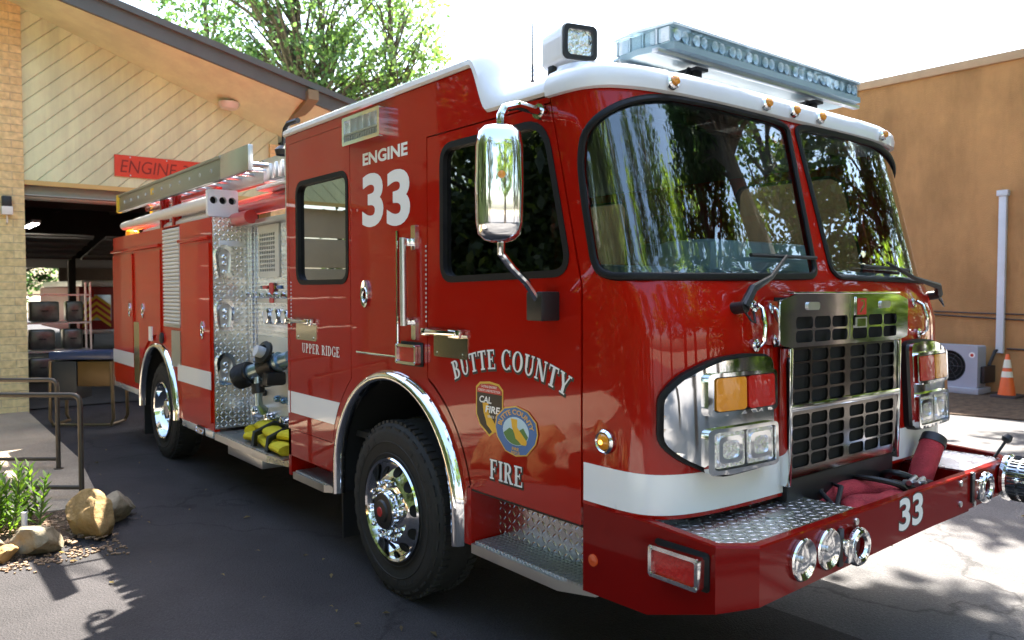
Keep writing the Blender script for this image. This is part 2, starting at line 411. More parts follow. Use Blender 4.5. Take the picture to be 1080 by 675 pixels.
# ---- lettering on the doors
t = MB(); serif(t, 'BUTTE COUNTY', lambda a, b, d: S(a - 1.345, b + 1.443, d), .0022, .098, arc=1.13, cond=.92, gap=.05)
t.build('lettering', TXTW, front_door)
t = MB(); serif(t, 'BUTTE COUNTY', lambda a, b, d: S(a - 1.34, b + 1.437, d), .0012, .098, arc=1.13, cond=.92, gap=.05, g=.06)
t.build('lettering_outline', TXTK, front_door)
t = MB(); serif(t, 'FIRE', lambda a, b, d: S(a - 1.345, b + .885, d), .0022, .1, cond=.9)
t.build('lettering', TXTW, front_door)
t = MB(); serif(t, 'FIRE', lambda a, b, d: S(a - 1.34, b + .880, d), .0012, .1, cond=.9, g=.06)
t.build('lettering_outline', TXTK, front_door)
t = MB(); serif(t, 'UPPER RIDGE', lambda a, b, d: S(a - 3.42, b + 1.385, d), .0022, .068, cond=.98, gap=.09)
t.build('lettering', TXTW, crew_door)
for sgn in (1,):
    t = MB(); put_text(t, sans('ENGINE', .035), lambda a, b, d: S(a - 2.785, b + 2.607, d), .002, width=.535, height=.077)
    t.build('lettering', TXTW, engine)
    t = MB()
    for k, x0 in enumerate((-2.795, -2.49)): put_text(t, sans('3', .035), lambda a, b, d: S(a + x0, b + 2.222 - .012 * k, d), .002, width=.265, height=.33)
    t.build('number', TXTW, engine)
# ---- two emblems
CAL = [(.05, 1), (.42, 1), (.42, .66), (.98, .14), (.97, .02), (.9, -.05), (.66, -.05), (.52, .06), (.33, .17), (.26, .36), (.12, .62)]
def emblem_cal(cx_, cz_, w_, h_):
    k = lambda a, b, d: S(cx_ + a * w_ / 2, cz_ + b * h_ / 2, d)
    sh = lambda q: [(-q, .78 * q), (-.7 * q, .97 * q), (0, 1.03 * q), (.7 * q, .97 * q), (q, .78 * q), (q, -.25), (.72 * q, -.66 * q), (0, -1.03 * q), (-.72 * q, -.66 * q), (-q, -.25)]
    e = MB()
    e.plate(sh(1.0), k, .001, .0018, back=False, m=0); e.plate(sh(.92), k, .0018, .0024, back=False, m=1)
    e.plate([(-.9, .58), (.9, .58), (.9, .72), (.62, .88), (0, .94), (-.62, .88), (-.9, .72)], k, .0024, .003, back=False, m=2)
    e.plate([(-.55 + 1.15 * x, -.78 + 1.0 * y) for x, y in CAL], k, .0024, .0031, back=False, m=3)
    put_text(e, sans('CAL', .03), lambda a, b, d: k(a - .72, b + .2, d), .0036, width=.9, height=.26, shear=.15, m=4)
    put_text(e, sans('FIRE', .03), lambda a, b, d: k(a - .28, b - .14, d), .0036, width=1.08, height=.26, shear=.15, m=4)
    put_text(e, sans('SINCE 1885', .01), lambda a, b, d: k(a - .1, b - .32, d), .0036, width=.85, height=.09, m=4)
    put_text(e, sans('CALIFORNIA DEPARTMENT', .01), lambda a, b, d: k(a - .58, b + .78, d), .0036, width=1.16, height=.09, m=4)
    put_text(e, sans('FORESTRY & FIRE PROTECTION', .01), lambda a, b, d: k(a - .8, b + .63, d), .0036, width=1.6, height=.09, m=4)
    e.build('emblem', [GOLD, TXTK, mat('emblem_red', (.55, .02, .012), .35), mat('emblem_yellow', (.8, .42, .02), .35), TXTW], front_door)
emblem_cal(-1.478, 1.235, .225, .27)
def emblem_county(cx_, cz_, w_, h_):
    k = lambda a, b, d: S(cx_ + a * w_ / 2, cz_ + b * h_ / 2, d)
    octo = lambda q: [(q * x, q * y) for x, y in ((-1, .05), (-.93, .5), (-.55, .88), (0, 1.02), (.55, .88), (.93, .5), (1, .05), (.9, -.35), (.5, -.86), (0, -.98), (-.5, -.86), (-.9, -.35))]
    el_ = lambda rx, ry, cy_=.02: [(rx * math.cos(2 * PI * i / 28), cy_ + ry * math.sin(2 * PI * i / 28)) for i in range(28)]
    e = MB(); e.plate(octo(1.0), k, .004, .0048, back=False, m=0); e.plate(octo(.95), k, .0048, .0054, back=False, m=1)
    e.plate(el_(.6, .56), k, .0054, .006, back=False, m=2)
    land = [p for p in el_(.59, .55) if p[1] < -.08]
    e.plate([(-.57, -.08), (-.3, .1), (0, .02), (.35, .22), (.57, -.06)] + land[::-1][::-1] if False else [(-.57, -.12), *[p for p in el_(.58, .54) if p[1] < -.14], (.57, -.12), (.35, .2), (.05, .0), (-.28, .12)], k, .006, .0066, back=False, m=3)
    e.plate([(-.25 + .78 * x, -.42 + .92 * y) for x, y in CAL], k, .0066, .0072, back=False, m=4)
    V, F = sans('BUTTE COUNTY', .02); x = V[:, 0]; x = x / x.max() - .5; th = x * 2.75
    rr = .66 + .2 * V[:, 1]
    e.add([k(math.sin(a) * r, .02 + math.cos(a) * r, .0072) for a, r in zip(th, rr)], F, 0)
    put_text(e, sans('FIRE', .02), lambda a, b, d: k(a - .16, b - .74, d), .0072, width=.32, height=.12, m=0)
    put_text(e, sans('RESCUE', .02), lambda a, b, d: k(a - .2, b - .89, d), .0072, width=.4, height=.11, m=0)
    e.build('emblem', [GOLD, mat('emblem_blue', (.02, .14, .38), .35), mat('emblem_sky', (.5, .68, .75), .35), mat('emblem_green', (.07, .2, .05), .4), mat('emblem_yellow')], front_door)
emblem_county(-1.263, 1.15, .33, .245)

# ---- flank fittings
cd = MB().plate(rrect(-2.865, -2.37, 1.445, 2.175, .012), S, 0, .012).build('compartment_door', RED, engine)
q = MB()
for a, b in (((-2.87, 1.44), (-2.365, 1.44)), ((-2.365, 1.44), (-2.365, 2.18))):
    q.tube([S(*a, .006), S(*b, .006)], .008, 8)
q.build('door_edge_trim', CHROME, cd)
def dring(x, z, par, r=.05, rz=.085):
    m_ = MB(); sp = lambda R, h: [S(x + R * r * math.cos(2 * PI * i / 20), z + R * rz * math.sin(2 * PI * i / 20), h) for i in range(20)]
    A, B, C_ = sp(1, .013), sp(1, .026), sp(.78, .02); vs = A + B + C_ + [S(x, z, .008)]
    fs = [(i, 20 + i, 20 + (i + 1) % 20, (i + 1) % 20) for i in range(20)] + [(20 + i, 40 + i, 40 + (i + 1) % 20, 20 + (i + 1) % 20) for i in range(20)] + [(40 + i, 60, 40 + (i + 1) % 20) for i in range(20)]
    m_.add(vs, fs); m_.tube([S(x + r * .6 * math.cos(a), z - .01 + rz * .55 * math.sin(a), .024) for a in np.linspace(0, 2 * PI, 18)[:-1]], .006, 6, True)
    return m_.build('latch', CHROME, par)
dring(-2.735, 1.81, cd)
g = MB(); g.tube([S(-2.215, 1.63, .055), S(-2.22, 2.13, .055)], .019, 12)
g.build('grab_handle', mat('satin_rail', (.7, .71, .73), .3, .9), engine)
g = MB()
for z in (1.655, 2.105): g.box(-2.235, -2.20, -1.31, -1.25, z - .022, z + .022, .008)
g.build('handle_post', CHROME, engine)
g = MB(); g.plate(rrect(-2.20, -2.155, 1.55, 1.66, .01), S, 0, .014); g.plate(rrect(-2.20, -2.155, 2.06, 2.2, .01), S, 0, .014)
g.build('handle_bracket', CHROME, engine)
for x_, z0_, z1_ in ((-2.062, 1.66, 2.12), (-3.905, 1.55, 1.92)):
    g = MB()
    for k in range(int((z1_ - z0_) / .026)): g.lathe([(.007, 0), (.006, .003), (.0005, .004)], S(x_, z0_ + k * .026, 0), (0, -1, 0), 8)
    g.build('rivet_line', ALU, engine)
def warning_lamp(mp, x0, x1, z0, z1, lens, par=engine, d=.05):
    h = MB().plate(rrect(x0, x1, z0, z1, .014), mp, 0, d, [rrect(x0 + .016, x1 - .016, z0 + .016, z1 - .016, .01)], back=False)
    for a in (x0 + .012, x1 - .012):
        for b in (z0 + .012, z1 - .012): h.cyl(mp(a, b, d - .002), mp(a, b, d + .004), .007, seg=8)
    h = h.build('warning_lamp', CHROME, par)
    MB().plate(rrect(x0 + .014, x1 - .014, z0 + .014, z1 - .014, .012), mp, 0, d - .01).build('lens', lens, h)
    MB().plate(rrect(x0 - .012, x1 + .012, z0 - .012, z1 + .012, .016), mp, .0005, .006).build('gasket', SEAL, h)
    return h
warning_lamp(S, -2.32, -2.10, 1.41, 1.525, REDL)
warning_lamp(S, -.375, -.135, .715, .84, REDL, d=.06)
l_ = MB(); l_.plate(rrect(-2.94, -2.465, 2.742, 2.918, .012), S, 0, .065, [rrect(-2.915, -2.49, 2.765, 2.895, .008)], back=False)
sl = l_.build('scene_lamp', CHROME, engine)
MB().plate(rrect(-2.917, -2.488, 2.763, 2.897, .006), S, .02, .03).build('reflector', SILVERLENS, sl)
r_ = MB()
for k in range(1, 5): r_.box(-2.915 + k * .085 - .003, -2.915 + k * .085 + .003, -1.312, -1.28, 2.815, 2.895)
r_.box(-2.915, -2.49, -1.312, -1.28, 2.805, 2.815)
for k in range(14): r_.box(-2.905 + k * .03 - .004, -2.905 + k * .03 + .006, -1.312, -1.285, 2.768, 2.80)
r_.build('louvre', ALU, sl); MB().plate(rrect(-2.917, -2.488, 2.763, 2.897, .006), S, .058, .061).build('lens', CLEAR, sl)
def round_lamp(x, z, y=-1.25, rr=.036, name='marker_lamp'):
    a = MB().lathe([(rr * 1.45, 0), (rr * 1.45, .012), (rr * 1.2, .022), (rr, .016), (rr, 0)], (x, y, z), (0, -1, 0), 24).build(name, CHROME, engine)
    MB().lathe([(rr, .008), (rr * .95, .02), (rr * .6, .03), (.0005, .034)], (x, y, z), (0, -1, 0), 24).build('lens', AMBER, a)
    MB().lathe([(rr * .3, .03), (rr * .25, .036), (.0005, .039)], (x, y, z), (0, -1, 0), 12).build('bulb', LED, a)
round_lamp(-.665, 1.192, -1.2495)
MB().lathe([(.027, 0), (.026, .007), (.0005, .009)], (-.735, -1.25, .665), (0, -1, 0), 20).build('side_reflector', ORANGEL, engine)

# ---- nose shell with the two windshields
wsL = [(-.035, 2.665), (-.10, 2.685), (-.385, 2.69), (-.60, 2.685), (-.68, 2.668), (-.76, 2.632), (-.83, 2.575), (-.885, 2.50), (-.912, 2.38), (-.922, 2.2), (-.926, 1.96), (-.912, 1.908), (-.87, 1.888), (-.69, 1.886), (-.2, 1.894), (-.085, 1.90), (-.058, 1.93)]
wsL = rpoly(wsL, .05, 3); wsL = clean_loop(wsL)
wsR = [(-.0 - u, z) for u, z in wsL][::-1]; wsR = [(u - .03, z) for u, z in wsR]
wsL = [(u - .01, z) for u, z in wsL]
NB = dens([(-.995, .90), (.995, .90), (.995, 2.70), (-.995, 2.70)], .04)
n_ = MB(); nose_patch(n_, NB, -.03, 0, [wsL, wsR], .035); shell = n_.build('cab_nose', RED, engine, 40)
stripe = [(u, .917) for u in np.linspace(-.99, -.28, 40)] + [(u, 1.083) for u in np.linspace(-.28, -.99, 40)]
for s_ in (1, -1):
    q = MB(); nose_patch(q, [(s_ * u - (0 if s_ > 0 else .02), z) for u, z in stripe], .0005, .003, back=False); q.build('white_stripe', STRIPE, engine)
for o_ in (wsL, wsR):
    gl = MB(); nose_patch(gl, grow(o_, .002), -.012, -.008, step=.04); ws = gl.build('windshield', WSGLASS, engine, 60)
    se = MB(); D = dens(o_, .02); se.tube([nose(u, z, .003) for u, z in D], .018, 8, True, flat=.7); se.build('windshield_seal', SEAL, ws)
MB().plate([(-3.975, .80 + .283), (-3.945, 1.083), (-3.945, .917), (-3.975, .917)], S, .0005, .003, back=False).build('white_stripe', STRIPE, engine)
st = clean_loop([(-3.925, .925)] + [(-3.225, .925)] + arc(*WC, .832, 158, 146.2, 6) + [(-3.925, 1.083)])
MB().plate(st, S, .0003, .0018, back=False).build('white_stripe', STRIPE, crew_door)

# ---- roof cap
rf = MB(); prof_n = 9
def roof_prof(x, o=.022):
    k = smoothstep(-1.63, -1.478, x); kt = smoothstep(-1.60, -1.33, x)
    ze = 2.965 * (1 - k) + 2.712 * k; zt = 3.085 * (1 - kt) + 2.865 * kt; h = zt - ze
    pts = [(NW + o * .3, ze), (NW + o, ze + .012), (NW + o * .9, ze + h * .32), (NW - .02, ze + h * .55), (NW - .07, ze + h * .72), (NW - .16, ze + h * .82), (.8, ze + h * .92), (.4, ze + h * .98), (0, zt)]
    return pts
xs = [-4.0, -3.992] + list(np.linspace(-3.96, -1.7, 14)) + list(np.linspace(-1.65, -1.27, 22)) + [-1.2, -1.1, -1.03]
rows = []
for i, x in enumerate(xs):
    P_ = roof_prof(x); sc = (0.985, .996)[i] if i < 2 else 1
    rows.append([(x, NY - y * sc, z - (.012 if i == 0 else 0)) for y, z in P_] + [(x, NY + y * sc, z - (.012 if i == 0 else 0)) for y, z in P_[-2::-1]])
m_ = len(rows[0]); rf.add([p for r in rows for p in r], [(i * m_ + j, i * m_ + j + 1, (i + 1) * m_ + j + 1, (i + 1) * m_ + j) for i in range(len(rows) - 1) for j in range(m_ - 1)])
rf.add(rows[0], [tuple(range(m_))])
U = np.linspace(-1, 1, 90); ring = []
for (o_, z) in ((.006, 2.698), (.026, 2.702), (.032, 2.735), (.024, 2.775), (-.004, 2.808), (-.05, 2.832)):
    ring.append([nose(u, 2.70, o_) * 1 + Vector((0, 0, z - 2.70)) for u in U])
last = ring[-1]
inner = [Vector((-1.03, NY + (p.y - NY) * .985, 2.865 - .03 * abs((p.y - NY) / NW) ** 2)) for p in last]
ring += [[a.lerp(b, t_) + Vector((0, 0, .018 * math.sin(PI * t_))) for a, b in zip(last, inner)] for t_ in (.15, .4, .7, 1)]
m2 = len(U); rf.add([p for r in ring for p in r], [(i * m2 + j, i * m2 + j + 1, (i + 1) * m2 + j + 1, (i + 1) * m2 + j) for i in range(len(ring) - 1) for j in range(m2 - 1)])
roof = rf.build('roof', WHITE, engine, 50)
for u, dz in ((-.61, 0), (-.185, 0), (-.03, 0), (.125, 0), (.575, 0)):
    c_ = nose(u, 2.70, .032) + Vector((0, 0, .036)); a = nose(u, 2.70, .1) - nose(u, 2.70, 0); a.normalize()
    ml = MB().lathe([(.033, -.004), (.033, .012), (.026, .02), (.02, .018)], c_, a, 20).build('marker_lamp', CHROME, engine)
    MB().lathe([(.024, .008), (.021, .03), (.012, .038), (.0005, .04)], c_, a, 16).build('lens', AMBER, ml)

# ---- light bar on the roof
def hexa(x0, x1, y0, y1, i): return [(x0, y0 + i), (x0, y1 - i), (x0 - (x0 - x1) / 2, y1), (x1, y1 - i), (x1, y0 + i), (x0 - (x0 - x1) / 2, y0)]
XY = lambda a, b, d: Vector((a, b, d))
MODULE = mat('lamp_module_white', (.72, .78, .82), .35, 0, .6, bump=.5, bscale=60)
LB = (-.74, -1.13, -.775, 1.02, .04)
lb = MB().plate(hexa(*LB), XY, 2.955, 2.985).build('light_bar', mat('light_bar_base', (.28, .38, .42), .35, .1), engine)
b_ = MB()
for x in (-.80, -1.04): b_.box(x - .02, x + .02, -.8, 1.05, 2.935, 2.957, .004)
b_.build('base_rail', ALU, lb)
LB2 = (-.748, -1.122, -.768, 1.013, .035)
lw = MB(); lw.plate(hexa(*LB2), XY, 2.985, 3.066, [hexa(-.762, -1.108, -.755, 1.0, .03)], back=False); lw.build('lens', BARGLASS, lb)
MB().plate(hexa(LB2[0] + .004, LB2[1] - .004, LB2[2] - .005, LB2[3] + .005, .035), XY, 3.066, 3.078).build('lens_top', mat('frosted_cover', (.74, .82, .86), .15, 0, .6), lb)
for i in range(12):
    y = -.725 + i * .1425; m_ = MB()
    m_.box(-.785, -.772, y, y + .118, 2.992, 3.058)
    for k in range(2):
        m_.lathe([(.006, 0), (.018, .006), (.027, .018)], (-.773, y + .032 + k * .055, 3.025), (1, 0, 0), 12)
    m_.build('lamp_module', MODULE, lb)
for y0 in (-.745, .975):
    m_ = MB()
    for k in range(4):
        m_.box(-.825 - k * .085, -.765 - k * .085, y0, y0 + .012, 2.992, 3.058); m_.box(-.84 - k * .085, -.832 - k * .085, y0 - .006, y0 + .02, 2.988, 3.062)
    m_.build('lamp_module', MODULE, lb)
for y in (-.42, .66):
    f_ = MB(); f_.box(-.98, -.82, y - .045, y + .045, 2.92, 2.936, .003); f_.box(-.96, -.85, y - .035, y + .035, 2.862, 2.925, .006)
    f_.tube([(-.86, y - .09, 2.865), (-.88, y - .03, 2.935)], .014, 8); f_.build('bracket', DARKM, lb)

# ---- spotlight and aerial
sp = MB().plate(rrect(-.09, .09, -.08, .085, .03), lambda a, b, d: Vector((-1.125, -1.085, 2.95)) + (Vector((.26, .96, 0)) * a * 1 + Vector((0, 0, 1)) * b + Vector((.96, -.26, .0)) * d), -.03, .17).build('spotlight', WHITE, engine, 50)
spf = lambda a, b, d: Vector((-1.125, -1.085, 2.95)) + Vector((.26, .96, 0)) * a + Vector((0, 0, 1)) * b + Vector((.96, -.26, 0)) * d
MB().plate(rrect(-.086, .086, -.075, .08, .026), spf, .168, .186, [rrect(-.066, .066, -.056, .06, .02)], back=False).build('lamp_rim', BLACK, sp)
MB().plate(rrect(-.07, .07, -.06, .064, .02), spf, .165, .172).build('reflector', SILVERLENS, sp)
q = MB(); q.lathe([(.11, 0), (.095, .03), (.05, .045), (.045, .075)], (-1.11, -1.05, 2.81), (0, 0, 1), 24)
q.build('swivel_base', WHITE, sp)
q = MB()
for dy in (-.1, .1): q.box(-1.13, -1.09, -1.06 + dy - .012, -1.06 + dy + .012, 2.83, 2.875, .004)
q.build('bracket', BLACK, sp)
MB().tube([(-1.37, -1.06, 2.83), (-1.37, -1.06, 2.87), (-1.37, -1.06, 2.885), (-1.37, -1.06, 3.16)], [.013, .013, .0045, .003], 8).build('aerial', BLACK, engine)

# ---- cab interior
it = MB(); it.box(-3.9, -.6, -1.16, 1.32, .86, .9); it.box(-3.95, -3.92, -1.18, 1.34, .9, 2.9); it.box(-3.9, -.95, -1.18, 1.34, 2.66, 2.68)
it.build('cab_interior', mat('cab_liner', (.02, .02, .022), .7), engine)
ds = MB(); pr = [(-.50, 1.86), (-.62, 1.93), (-1.0, 1.955), (-1.08, 1.90), (-1.1, 1.3), (-.5, 1.3)]
ds.plate(pr, lambda a, b, d: Vector((a, d, b)), -1.12, 1.28); ds.build('dashboard', mat('dash_vinyl_sky_sheen', (.22, .26, .29), .3, bump=.05), engine)  # vinyl colour raised bluish to stand in for reflected sky
q = MB(); q.box(-1.05, -.7, -.5, .42, 1.92, 2.085, .05); q.build('instrument_pod', mat('dash_sky_sheen', (.62, .72, .78), .3, 0, .3), engine)  # pale blue puts the sky's light on the dash into the colour
for y in (-.62, .78):
    s_ = MB(); s_.box(-2.0, -1.5, y - .26, y + .26, 1.28, 1.42, .04); s_.box(-2.1, -1.96, y - .26, y + .26, 1.38, 2.16, .05); s_.box(-2.1, -1.98, y - .14, y + .14, 2.14, 2.36, .04)
    s_.box(-2.0, -1.55, y - .2, y + .2, .9, 1.29); s_.build('seat', mat('seat_fabric', (.025, .025, .028), .85), engine)
sw = MB(); cw = Vector((-1.22, .72, 1.98)); ax_ = Vector((-.45, 0, .9)).normalized(); e1 = Vector((0, 1, 0)); e2 = ax_.cross(e1)
sw.tube([cw + (e1 * math.cos(a) + e2 * math.sin(a)) * .23 for a in np.linspace(0, 2 * PI, 40)[:-1]], .016, 8, True)
for a in (0, PI / 2, PI, 3 * PI / 2): sw.tube([cw - ax_ * .03, cw + (e1 * math.cos(a) + e2 * math.sin(a)) * .225], .014, 6)
sw.tube([cw - ax_ * .02, cw - ax_ * .3], .035, 10); sw.build('steering_wheel', BLACK, engine)

# ---- grille
GY = .04
gr = MB()
up = rpoly([(-.60 + GY, 1.59), (-.51 + GY, 1.575), (.51 + GY, 1.575), (.60 + GY, 1.59), (.60 + GY, 1.785), (.47 + GY, 1.815), (-.47 + GY, 1.815), (-.60 + GY, 1.785)], .02, 3)
lowr = [(-.51 + GY, .98), (.51 + GY, .98), (.51 + GY, 1.574), (-.51 + GY, 1.574)]
def hole(y, z): return rrect(y - .071, y + .071, z - .027, z + .027, .018, 3)
cols = [GY + s_ * (.095 + .155 * k) for s_ in (-1, 1) for k in range(3)]
H_up = [hole(y, z) for z in (1.685, 1.622) for y in cols]
rows_ = [1.535, 1.472, 1.41, 1.365 - .02, 1.240, 1.177, 1.114, 1.051]
H_lo = [hole(y, z) for z in rows_ for y in cols]
F_ = FRONT(-.282)
gril = MB().plate(up, F_, -.012, 0, H_up).build('grille', CHROME, engine, 30)
MB().plate(lowr, FRONT(-.292), -.012, 0, H_lo).build('lower_grille', mat('chrome_dark_reflection', (.20, .185, .17), .12, 1), gril)  # chrome darkened so its colour carries the dark reflections down here
q = MB(); q.box(-.32, -.276, GY - .515, GY + .515, 1.285, 1.318, .006); q.box(-.32, -.272, GY - .512, GY + .512, 1.298, 1.304)
for s_ in (-1, 1): q.box(-.33, -.278, GY + s_ * .512 - .012, GY + s_ * .512 + .012, .95, 1.572, .004)
q.box(-.30, -.279, GY - .003, GY + .003, 1.60, 1.812); q.box(-.36, -.276, GY - .50, GY + .50, 1.8155, 1.825, .003)
for s_ in (-1, 1): q.box(-.36, -.285, GY + s_ * .602 - .004, GY + s_ * .602 + .004, 1.59, 1.785, .002)
q.build('grille_trim', CHROME, gril)
q = MB(); q.box(-.322, -.317, GY - .505, GY + .505, .95, 1.58); q.box(-.322, -.317, GY - .59, GY + .59, 1.58, 1.8)
q.build('radiator', VOID, gril)
bd = MB(); bd.plate(rrect(.085, .19, 1.705, 1.80, .006), F_, .001, .006, m=0); bd.plate(rrect(.093, .182, 1.712, 1.793, .004), F_, .006, .007, m=1)
sws = [(.115 + .045 * x, 1.725 + .055 * y) for x, y in ((0, 0), (.3, -.05), (1.05, .55), (1.1, .8), (.9, 1.08), (.35, 1.1), (.1, .85), (.4, .98), (.75, .95), (.85, .7), (.6, .5))]
bd.plate(sws, F_, .007, .0078, m=0); bd.plate(rrect(.08, .195, 1.648, 1.70, .004), F_, .001, .005, m=2); bd.plate(rrect(.095, .18, 1.655, 1.693, .004), F_, .005, .006, m=0)
bd.build('badge', [CHROME, mat('badge_red', (.5, .02, .015), .3), ALU], gril)
for y in (-.30, .38): MB().plate(rrect(y - .05, y + .05, 1.742, 1.778, .014), F_, .0005, .008).build('vent_plug', ALU, gril)
sk = MB(); sk.box(-.40, -.30, GY - .5, GY + .5, .84, .975, .008); sk.build('lower_valance', BLACK, engine)
for s_ in (-1, 1):
    yy = -.545 if s_ < 0 else .80; h = MB()
    h.tube([nose((yy - NY) / 1.43, z, o_) for z, o_ in ((1.59, .002), (1.592, .03), (1.61, .05), (1.68, .055), (1.735, .05), (1.758, .03), (1.76, .002))], .011, 10)
    for z in (1.59, 1.76): h.lathe([(.026, 0), (.028, .012), (.014, .016)], nose((yy - NY) / 1.43, z, .0), nose((yy - NY) / 1.43, z, .1) - nose((yy - NY) / 1.43, z, 0), 16)
    h.build('grab_handle', CHROME, engine)

# ---- headlamp housings
hl = rpoly([(-.757, 1.405), (-.71, 1.48), (-.610, 1.537), (-.50, 1.55), (-.412, 1.54), (-.402, 1.51), (-.408, 1.078), (-.60, 1.066), (-.71, 1.148), (-.757, 1.215)], .035, 3)
for s_ in (1, -1):
    mir = lambda P_: [(u if s_ > 0 else -u - .02, z) for u, z in P_]
    q = MB(); nose_patch(q, mir(dens(hl, .03)), .0, .055, step=.04, back=False)
    hh = q.build('headlamp_housing', CHROME, engine, 30)
    q = MB(); nose_patch(q, mir(dens(grow(clean_loop(hl), -.008 if False else .012), .03)), .0, .03, step=.06, back=False); q.build('rubber_edge', SEAL, hh)
    for z0, z1 in ((1.315, 1.49), (1.08, 1.265)):
        rim = rrect(-.662, -.407, z0, z1, .02, 4); inn = rrect(-.645, -.418, z0 + .016, z1 - .016, .014, 4)
        q = MB(); nose_patch(q, mir(dens(rim, .02)), .05, .078, [mir(dens(inn, .02))], step=.05, back=False); q.build('bezel', CHROME, hh)
        q = MB(); nose_patch(q, mir(dens(inn, .02)), .05, .062, step=.05, back=False); q.build('lamp_backing', BLACK, hh)
    for u0, u1, z0, z1, mm, nm in ((-.640, -.537, 1.335, 1.47, AMBER, 'turn_signal'), (-.529, -.422, 1.335, 1.47, REDL, 'warning_lamp')):
        q = MB(); nose_patch(q, mir(dens(rrect(u0, u1, z0, z1,   .012, 4), .015)), .06, .082, step=.05, back=False); q.build(nm, mm, hh)
    for u0, u1 in ((-.640, -.537), (-.529, -.422)):
        q = MB(); nose_patch(q, mir(dens(rrect(u0, u1, 1.102, 1.247, .012, 4), .015)), .06, .066, step=.05, back=False)
        q.build('headlamp', SILVERLENS, hh)
        q = MB(); nose_patch(q, mir(dens(rrect(u0 + .012, u1 - .012, 1.12, 1.23, .02, 4), .015)), .066, .072, [mir(dens(rrect(u0 + .024, u1 - .024, 1.137, 1.212, .018, 4), .015))], step=.05, back=False); q.build('inner_ring', CHROME, hh)
        q = MB(); nose_patch(q, mir(dens(rrect(u0, u1, 1.102, 1.247, .012, 4), .015)), .077, .081, step=.05, back=False); q.build('headlamp_lens', CLEAR, hh)
# ---- wipers
for u, tu, tz in ((-.515, -.24, 1.985), (.745, .38, 1.975)):
    a = nose(u, 1.755 if u < 0 else 1.80, .02); q = MB(); mid = nose((u * .8 + tu * .2), 1.84, .055); e = nose(tu, tz, .03)
    q.cyl(a - (nose(u, 1.76, .03) - nose(u, 1.76)), a + Vector((.045, 0, 0)), .026, seg=14)
    q.tube([a + Vector((.035, 0, 0)), a.lerp(mid, .6) + Vector((.03, 0, .02)), a.lerp(e, .55) + Vector((.028, 0, 0)), e], [.024, .02, .012, .008], 8)
    wp = q.build('wiper_arm', BLACK, engine)
    q = MB(); d_ = .17; bl = [nose(tu + t_ * (1 if u < 0 else 1), tz - (.02 + .045 * (t_ + d_)) * (0 if u < 0 else 1) , .022) for t_ in np.linspace(-d_, d_, 9)]
    q.tube(bl, .01, 6); q.build('wiper_blade', BLACK, wp)
    q = MB(); q.tube([a + Vector((.03, .01, -.02)), a + Vector((.05, .03, -.06)), a + Vector((.03, .09, -.07)), a + Vector((.0, .12, -.02))], .005, 6); q.build('washer_hose', BLACK, wp)
# ---- mirror
for s_ in (1, -1):
    fy = lambda p: p if s_ > 0 else (p[0], 2 * NY - p[1], p[2])
    q = MB(); pr = []
    for z, k in ((2.035, .3), (2.045, .62), (2.07, .88), (2.12, .97), (2.28, 1), (2.44, .97), (2.5, .88), (2.525, .65), (2.535, .3)): pr.append((z, k))
    sec = [(math.copysign(abs(math.cos(a)) ** .55, math.cos(a)), math.copysign(abs(math.sin(a)) ** .7, math.sin(a))) for a in np.linspace(0, 2 * PI, 33)[:-1]]
    f1, r1 = Vector((.86, -.5, 0)), Vector((.5, .86, 0))
    vs = [fy(Vector((-1.0, -1.56, z)) + r1 * c * .105 * k + f1 * s2 * .075 * (k if s2 > 0 else k * .5)) for z, k in pr for c, s2 in sec]; nn = len(sec)
    fs = [(i * nn + j, i * nn + (j + 1) % nn, (i + 1) * nn + (j + 1) % nn, (i + 1) * nn + j) for i in range(len(pr) - 1) for j in range(nn)] + [tuple(range(nn))[::-1], tuple((len(pr) - 1) * nn + j for j in range(nn))]
    q.add(vs, fs); mi = q.build('mirror', CHROME, engine, 50)
    q = MB(); q.tube([fy(p) for p in ((-1.0, -1.55, 2.52), (-1.0, -1.55, 2.575), (-1.0, -1.53, 2.61), (-1.01, -1.45, 2.635), (-1.04, -1.32, 2.635), (-1.055, -1.24, 2.64))], .02, 10)
    q.cyl(fy((-1.06, -1.25, 2.635)), fy((-1.05, -1.30, 2.637)), .035, seg=12)
    q.build('mirror_arm', CHROME, mi); q = MB(); q.tube([fy(p) for p in ((-1.0, -1.55, 2.05), (-1.0, -1.55, 1.99), (-.99, -1.5, 1.93), (-.99, -1.42, 1.87), (-1.0, -1.35, 1.8), (-1.0, -1.33, 1.76))], .018, 10)
    q.build('mirror_arm', CHROME, mi)
    q = MB(); y0, y1 = sorted((fy((0, -1.36, 0))[1], fy((0, -1.25, 0))[1])); q.box(-1.06, -.955, y0, y1, 1.695, 1.825, .008); q.build('arm_bracket', BLACK, mi)
    q = MB(); c_ = Vector(fy(Vector((-1.0, -1.56, 2.315)) + f1 * .068)); q.lathe([(.018, 0), (.016, .012), (.0005, .016)], c_, fy(f1), 16)
    q.build('marker_lens', AMBER, mi)

